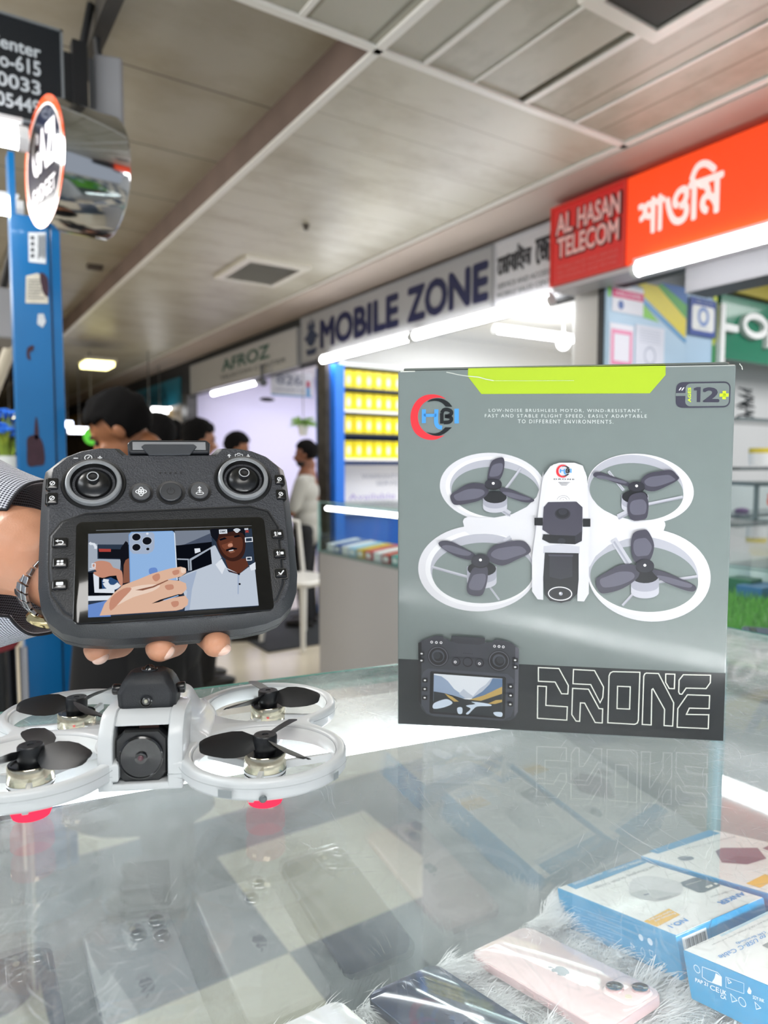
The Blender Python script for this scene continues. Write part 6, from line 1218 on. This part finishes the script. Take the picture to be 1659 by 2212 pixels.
# printed symbols and indicator holes
mb = MB(); z = .0007; c = FCt.loc(164, 991); mb.box(c[0]-.0014, c[0]+.0014, c[1]-.0003, c[1]+.0003, z-.0002, z); c = FCt.loc(191, 990); stroke(mb, circ(c[0], c[1], .0022, 18), .0006, z); sym(mb, c, [(-.3, -.4), (.4, .5)], .002, z); c = FCt.loc(216, 990); mb.box(c[0]-.0014, c[0]+.0014, c[1]-.0004, c[1]+.0004, z-.0002, z); mb.box(c[0]-.0004, c[0]+.0004, c[1]-.0014, c[1]+.0014, z-.0002, z)
mb.build('printed_symbols', SYM, ctl); mb = MB()
for px, sgn in ((495, 1), (536, -1)): c = FCt.loc(px, 986); mb.flat([(c[0]-.0014, c[1]), (c[0]+.0014, c[1]), (c[0], c[1]+.0017*sgn)], z); mb.box(c[0]-.0004, c[0]+.0004, min(c[1], c[1]-.0014*sgn), max(c[1], c[1]-.0014*sgn), z-.0001, z)
c = FCt.loc(516, 986); stroke(mb, [(c[0]-.0025, c[1]-.0018), (c[0]+.0025, c[1]-.0018), (c[0]+.0025, c[1]+.0012), (c[0]+.001, c[1]+.0014), (c[0]+.0006, c[1]+.0022), (c[0]-.0006, c[1]+.0022), (c[0]-.001, c[1]+.0014), (c[0]-.0025, c[1]+.0012)], .0005, z); stroke(mb, circ(c[0], c[1]-.0003, .0009, 12), .0004, z)
mb.build('printed_symbols', SYM, ctl)
mb = MB()
for k in range(5): c = FCt.loc(346+11.2*k, 1023); mb.flat(circ(c[0], c[1], .0007, 12), .0007)
mb.build('indicator_holes', P('030304', .6), ctl)
# phone clamp on top and shoulder wheels
mb = MB(); mb.loft([[(x, y, z) for x, y in [(-.0262, .0895), (.0262, .0895), (.0275, .0975), (.0250, .1005), (-.0250, .1005), (-.0275, .0975)]] for z in (-.016, .0005)]); mb.build('clamp_block', P('26282C', .3, coat=.2), ctl, bevel=.0012)
a = [FCt.loc(*p) for p in ((305, 968), (312, 963), (418, 963), (425, 968), (410, 985), (322, 986))]; mb = MB(); mb.loft([[(x, y, z) for x, y in a] for z in (.0004, .0019)]); mb.build('clamp_plate', P('3A3D42', .3), ctl, bevel=.0004)
mb = MB(); mb.box(-.0240, .0240, .0915, .0980, .0006, .0010); mb.build('clamp_face', P('85878A', .25), ctl)
for pts in ([(138, 985), (165, 972), (190, 964), (228, 964), (230, 969), (196, 969), (145, 985)], [(491, 964), (530, 963), (560, 972), (592, 985), (590, 988), (545, 972), (491, 969)]):
    q = [FCt.loc(x, y+3) for x, y in pts]; mb = MB(); mb.loft([[(x, y, z) for x, y in q] for z in (-.019, -.009)]); mb.build('shoulder_wheel', P('9A9C9E', .35), ctl, bevel=.0004)

# ================================================================== the arm, sleeve, hand and watch
arm = thing('person', 'person reaching in from the left in a black and white houndstooth shirt, holding the controller', 'person', M=Matrix.Translation(at(-40, 1200, .52)))
Ai = arm.matrix_world.inverted()
A_ = lambda x, y, d: Ai@at(x, y, d)
mb = MB(); k = .47/1515
mb.chain([A_(-520, 1130, .62), A_(-300, 1150, .57), A_(-60, 1178, .52), A_(45, 1190, .495), A_(85, 1205, .489), A_(120, 1245, .488)], [.046, .043, .0350, .0320, .0295, .0240])
mb.chain([A_(120, 1245, .488), A_(170, 1262, .492)], [.0235, .022]); 
for q in ((200, 1230), (215, 1260), (220, 1290)): mb.chain([A_(130, 1245, .490), A_(*q, .494)], [.022, .015])
mb.ell(A_(205, 1265, .492), (.030, .022, .026))
# four fingers: behind the housing, round its lower edge, tips pressing up from below; thumb along the back
# tip target, knuckle, second joint
for (kx, ky), (jx, jy), (mx_, my_), (tx, ty), r in (((245, 1235), (330, 1290), (440, 1368), (468, 1388), .0092), ((240, 1265), (345, 1320), (375, 1392), (348, 1396), .0098), ((228, 1290), (285, 1345), (262, 1396), (212, 1400), .0088), ((205, 1300), (190, 1330), (165, 1345), (150, 1335), .0075)):
    mb.chain(([A_(kx, ky, .492), A_(jx, jy, .490), A_(mx_, my_-4, .470), A_(tx, ty, .440), A_(tx-3, ty+4, .432)] if r > .008 else [A_(kx, ky, .492), A_(jx, jy, .490), A_(mx_, my_, .482), A_(tx, ty, .478), A_(tx-3, ty-8, .476)]), [r*1.2, r*1.05, r*1.0, r*.98, r*.90])
mb.chain([A_(190, 1235, .490), A_(240, 1180, .486), A_(285, 1130, .478), A_(310, 1100, .472)], [.013, .0115, .0105, .0085])
blob(mb, 'arm_and_hand', P('C58E70', .42, sub=.15, var=.10, vscale=45, bump=.15, bscale=700), arm, .0020, 5)
for (tx, ty), dx, dy, rz in (((465, 1390), 17, 14, -.3), ((345, 1398), 16, 12, -.7), ((209, 1402), 8, 20, -.4)):
    mb = MB(); R = Matrix.Rotation(-YAW, 3, 'Z')@Matrix.Rotation(rz, 3, 'Y'); mb.ell(A_(tx+dx, ty+dy, .4315), (.0052, .0050, .0036), R, 18, 10); mb.build('fingernail', P('E8C4B2', .15, coat=.6), arm, smooth=60)
# houndstooth cloth
def hound():
    m = bpy.data.materials.new('houndstooth_cloth'); m.use_nodes = True; nt, N, L_2 = nodes(m); b = N['Principled BSDF']; b.inputs['Roughness'].default_value = .85
    uv = N.new('ShaderNodeUVMap'); sp = N.new('ShaderNodeSeparateXYZ'); L_2.new(uv.outputs[0], sp.inputs[0])
    u = math_(nt, 'FLOOR', sp.outputs[0]); v = math_(nt, 'FLOOR', sp.outputs[1])
    md = lambda x, n: math_(nt, 'FLOORED_MODULO', x, n)
    wu = math_(nt, 'LESS_THAN', md(u, 8.0), 3.5); wv = math_(nt, 'LESS_THAN', md(v, 8.0), 3.5)
    ov = math_(nt, 'LESS_THAN', md(math_(nt, 'SUBTRACT', u, v), 4.0), 1.5)
    c = math_(nt, 'ADD', math_(nt, 'MULTIPLY', wu, ov), math_(nt, 'MULTIPLY', wv, math_(nt, 'SUBTRACT', 1.0, ov)))
    mx = N.new('ShaderNodeMix'); mx.data_type = 'RGBA'; mx.inputs[6].default_value = lin('1A1D2C'); mx.inputs[7].default_value = lin('DDE0EA'); L_2.new(c, mx.inputs[0]); L_2.new(mx.outputs[2], b.inputs['Base Color']); return m
ax0 = A_(-420, 1150, .60); ax1 = A_(95, 1185, .515); dv = (ax1-ax0).normalized(); up = Vector((0, 0, 1)); up = (up-dv*up.dot(dv)).normalized(); nr = dv.cross(up).normalized()
if nr.dot(Ai.to_3x3()@_f) > 0: nr = -nr  # points to the viewer
Lx = (ax1-ax0).length; rows_ = []; uvs = []; nA, nL = 72, 60
for i in range(nL+1):
    row = []
    for j in range(nA):
        ph = 2*PI*j/nA; t_end = Lx*(1-.42*min(1, max(0, math.cos(ph)-.80)/.17)**.8); s = t_end*i/nL
        q = s/Lx; r = (.082-.010*q-.014*max(0, q-.76)/.24)*(1+.03*noise.noise(Vector((q*5, math.cos(ph)*2, math.sin(ph)*2))))*(1+.05*math.sin(q*14+ph*2)*(1-q*.5))
        rr = r*(.86 if math.cos(ph) > 0 else 1.0)**abs(math.cos(ph)); p = ax0+dv*s+up*(math.sin(ph)*r-.007)+nr*math.cos(ph)*rr*.8
        row.append(tuple(p)); uvs.append((s*3400, ph*.066*3400))
    rows_.append(row)
mb = MB(); mb.loft(rows_, cap=False); sl = mb.build('shirt_sleeve', hound(), arm, smooth=80)
me = sl.data; ul = me.uv_layers.new(name='UVMap')
for poly in me.polygons:
    js = [me.loops[li].vertex_index % nA for li in poly.loop_indices]
    for li in poly.loop_indices:
        vi = me.loops[li].vertex_index; u_, v_ = uvs[vi]
        if (vi % nA) == 0 and max(js) == nA-1: v_ = 2*PI*.066*3400
        ul.data[li].uv = (u_, v_)
sm_ = sl.modifiers.new('t', 'SOLIDIFY'); sm_.thickness = .0016; sm_.offset = -1
mb = MB(); mb.tube([rows_[-1][j] for j in range(nA)]+[rows_[-1][0]], .0011, 6); mb.build('sleeve_hem', P('15151C', .8), arm, smooth=60)
# wrist watch
wc = at(120, 1256, .484); wt = thing('wristwatch', 'steel link bracelet watch on the wrist behind the controller', 'watch', M=Matrix.Translation(wc))
axd = (_r*.74-Vector(_f)*.58-_u*.25).normalized(); a1 = Vector((0, 0, 1)); a1 = (a1-axd*a1.dot(axd)).normalized(); a2 = axd.cross(a1)
mb = MB(); n = 26
for kk in range(n):
    a = 2*PI*kk/n; da = PI/n*.86
    for (o0, o1, rr) in ((-.0085, -.0036, .0266), (-.0032, .0032, .0272), (.0036, .0085, .0266)):
        sh = (PI/n) if o0 == -.0036 else 0; ring = []
        for ro in (rr-.0028, rr):
            for q in (-da, da): ring.append((a+sh+q, ro))
        pts = []
        for oo in (o0, o1):
            for (b_, ro) in (ring[0], ring[1], ring[3], ring[2]): pts.append(tuple(axd*oo+(a1*math.sin(b_)+a2*math.cos(b_)*.92)*ro))
        mb.loft([pts[:4], pts[4:]])
mb.build('bracelet', P('B8BABC', .16, metal=1), wt, bevel=.0005)
mb = MB(); cpos = (-a1*.75+Vector(_r)*.25-Vector(_f)*.45); cpos = (cpos-axd*cpos.dot(axd)).normalized()*.0262
mb.lathe([(.0001, -.003), (.011, -.003), (.012, 0), (.011, .003), (.009, .004), (.0001, .004)], (0, 0, 0), 36); Rq = cpos.to_track_quat('Z', 'Y').to_matrix().to_4x4(); mb.build('watch_case', P('C9B98C', .15, metal=1), wt, Matrix.Translation(cpos+axd*.004)@Rq, smooth=40)

# ================================================================== second glass counter at the right edge
q = at(1600, 1340, 1.25); X2 = 1.02; 
cc = thing('display_counter', 'neighbouring glass counter with phones on green grass matting at the right edge', 'counter', loc=(X2, .42, 0)); zt2 = 1.10; zg = .955
MB().box(0, .95, 0, .95, 0, .90).build('base_cabinet', P('A8ACAE', .4), cc); mb = MB(); mb.box(0, .95, 0, .005, .9, zt2); mb.box(0, .005, 0, .95, .9, zt2); mb.box(0, .95, .945, .95, .9, zt2); mb.box(0, .95, 0, .95, zt2-.006, zt2); mb.build('glass_case', G_CLEAR, cc)
MB().box(-.002, .952, -.002, .952, zt2-.008, zt2-.0065).build('black_top_rim', P('12161A', .3), cc) if False else None
mb = MB(); mb.box(0, .95, .93, .94, zt2-.03, zt2-.012); mb.build('lamp_tube', glow('FFFFFF', 10), cc); MB().box(.01, .94, .01, .94, .90, zg-.012).build('display_riser', P('2F3A38', .5), cc)
mb = MB(); random.seed(8); gx0, gx1, gy0, gy1 = .02, .93, .02, .60; mb.box(gx0, gx1, gy0, gy1, zg-.012, zg-.008)
for k in range(9000):
    x, y = random.uniform(gx0, gx1), random.uniform(gy0, gy1); a = random.uniform(0, 2*PI); s = Vector((math.cos(a), math.sin(a), 0))*.0016; t = Vector((random.gauss(0, .005), random.gauss(0, .005), random.uniform(.014, .024))); p = Vector((x, y, zg-.008)); mb.add([p-s, p+s, p+t], [(0, 1, 2)])
gm_ = mb.build('grass_mat', P('6FB43A', .6, var=.3), None, cc.matrix_world.copy()); tag(gm_, 'green artificial grass matting under the phones in the right hand counter', 'grass mat', kind='stuff')
def flatphone(label, x, y, rot, hx, face):
    M = cc.matrix_world@T(x, y, zg+.012)@Matrix.Rotation(rot, 4, 'Z'); o = thing('smartphone', label, 'phone', M=M); pr = rrect(-.0375, .0375, -.08, .08, .010)
    mb = MB(); mb.loft([[(a, b, z) for a, b in inset(pr, d)] for z, d in ((0, .001), (.001, 0), (.007, 0), (.008, .001))]); mb.build('frame', P(hx, .3, metal=.4), o, smooth=40); mb = MB(); mb.flat(inset(pr, .002), .0082); mb.build('back_glass', P(face, .08, coat=.8), o); mb = MB()
    for k in range(3): mb.lathe([(.006, .008), (.006, .010), (.0001, .0102)], (-.022, .06-.018*k, 0), 16)
    mb.build('camera_lens', P('15181C', .1, coat=.8), o, smooth=40); return o
flatphone('dark indigo phone lying on the green grass mat', .10, .16, -1.0, '20264A', '353C6E'); flatphone('pale blue phone in front of the indigo phone on the grass mat', .16, .05, -.9, 'C8D8EA', 'B5CDE8'); flatphone('white phone behind the indigo phone on the grass mat', .30, .22, -1.0, 'DDE3E8', 'D9E6EE')
def spot(px, py, D): return at(px, py, D)
for px, py, D, hx, lab, sx, sz in ((1600, 1240, 1.75, 'D3DBE2', 'clear plastic tub standing in the right hand counter', .05, .06), (1648, 1225, 1.7, 'E8C93A', 'yellow and white jar standing in the right hand counter', .03, .05), (1640, 1290, 1.62, '2C6FA8', 'blue carton standing behind the grass mat', .045, .03), (1607, 1275, 1.66, '1F6B4A', 'dark green carton left of the blue one', .025, .03)):
    c = spot(px, py, D); o = thing('carton_box' if 'carton' in lab else 'container', lab, 'container', loc=(c.x, c.y, c.z-sz)); 
    if 'carton' in lab: MB().box(-sx, sx, -.03, .03, 0, 2*sz).build('carton', P(hx, .4), o, bevel=.002)
    else: mb = MB(); mb.lathe([(.0001, 0), (sx, 0), (sx, sz*1.6)], n=24); mb.build('jar', P('E9ECEE' if 'yellow' in lab else hx, .25), o, smooth=40); mb = MB(); mb.lathe([(sx*1.05, sz*1.6), (sx*1.05, sz*2), (.0001, sz*2)], n=24); mb.build('lid', P(hx, .3), o, smooth=40)
# wall shelves in the right hand shop
XW = 3.4
for k, (py, D, hx) in enumerate(((912, 3.6, '5E6A6C'), (1012, 3.55, '4A5658'), (1108, 3.55, '3E4648'))):
    c = at(1640, py, D); o = MB().box(-.35, .5, -.10, .10, -.008, .008).build('glass_shelf', P(hx, .25, coat=.4), None, Matrix.Translation(c)); tag(o, ('top', 'middle', 'lowest')[k]+' dark edged wall shelf at the right edge behind the box', 'shelf')
c = at(1612, 872, 3.55); o = thing('cable_bundle', 'bundle of black cables hanging at the right edge beside the box', 'cables', loc=c); mb = MB(); random.seed(6)
for k in range(46):
    a = random.uniform(0, 2*PI); y = random.uniform(-.07, .07); mb.tube([(0, 0, y), (random.uniform(.02, .07)*math.cos(a), random.uniform(.02, .05)*math.sin(a), y+random.uniform(-.02, .02))], .004, 5)
mb.build('cable_bundle', P('23282C', .6), o)
c = at(1640, 990, 3.5); o = thing('jar', 'white jar with a yellow lid on the wall shelf at the right edge', 'jar', loc=(c.x, c.y, at(1640, 1010, 3.55).z+.012)); mb = MB(); mb.lathe([(.0001, 0), (.045, 0), (.048, .06)], n=24); mb.build('jar', WHITE, o, smooth=40); mb = MB(); mb.lathe([(.048, .06), (.048, .085), (.0001, .085)], n=24); mb.build('lid', P('D9C23A', .4), o, smooth=40)
c = at(1602, 1103, 3.5); o = tag(MB().ell((0, 0, 0), (.045, .03, .014)).build('purple_pouch', P('7A4A80', .5), None, Matrix.Translation(c), smooth=60), 'small purple pouch on the lowest wall shelf', 'pouch')
a = at(1640, 1050, 2.9); b = at(1640, 1165, 2.9); fr2 = Fr((a.x-.03, a.y, b.z), tuple(_r), (0, 0, 1)); o = thing('glass_cabinet', 'small glass cabinet with a red mark at the right edge', 'cabinet', M=fr2.M); h_ = a.z-b.z; MB().box(0, .5, 0, h_, -.3, 0).build('glass_case', G_CLEAR, o); MB().box(0, .015, 0, h_, -.01, .005).build('post', P('6F7F80', .3), o); MB().box(-.01, .5, h_, h_+.015, -.3, .01).build('top_rail', P('5C6A6C', .3), o)
mb = MB(); stroke(mb, circ(.075, h_*.72, .022, 18), .012, .006); mb.box(.05, .10, h_*.80, h_*.86, .005, .007); mb.build('red_mark', P('E2452F', .4), o)
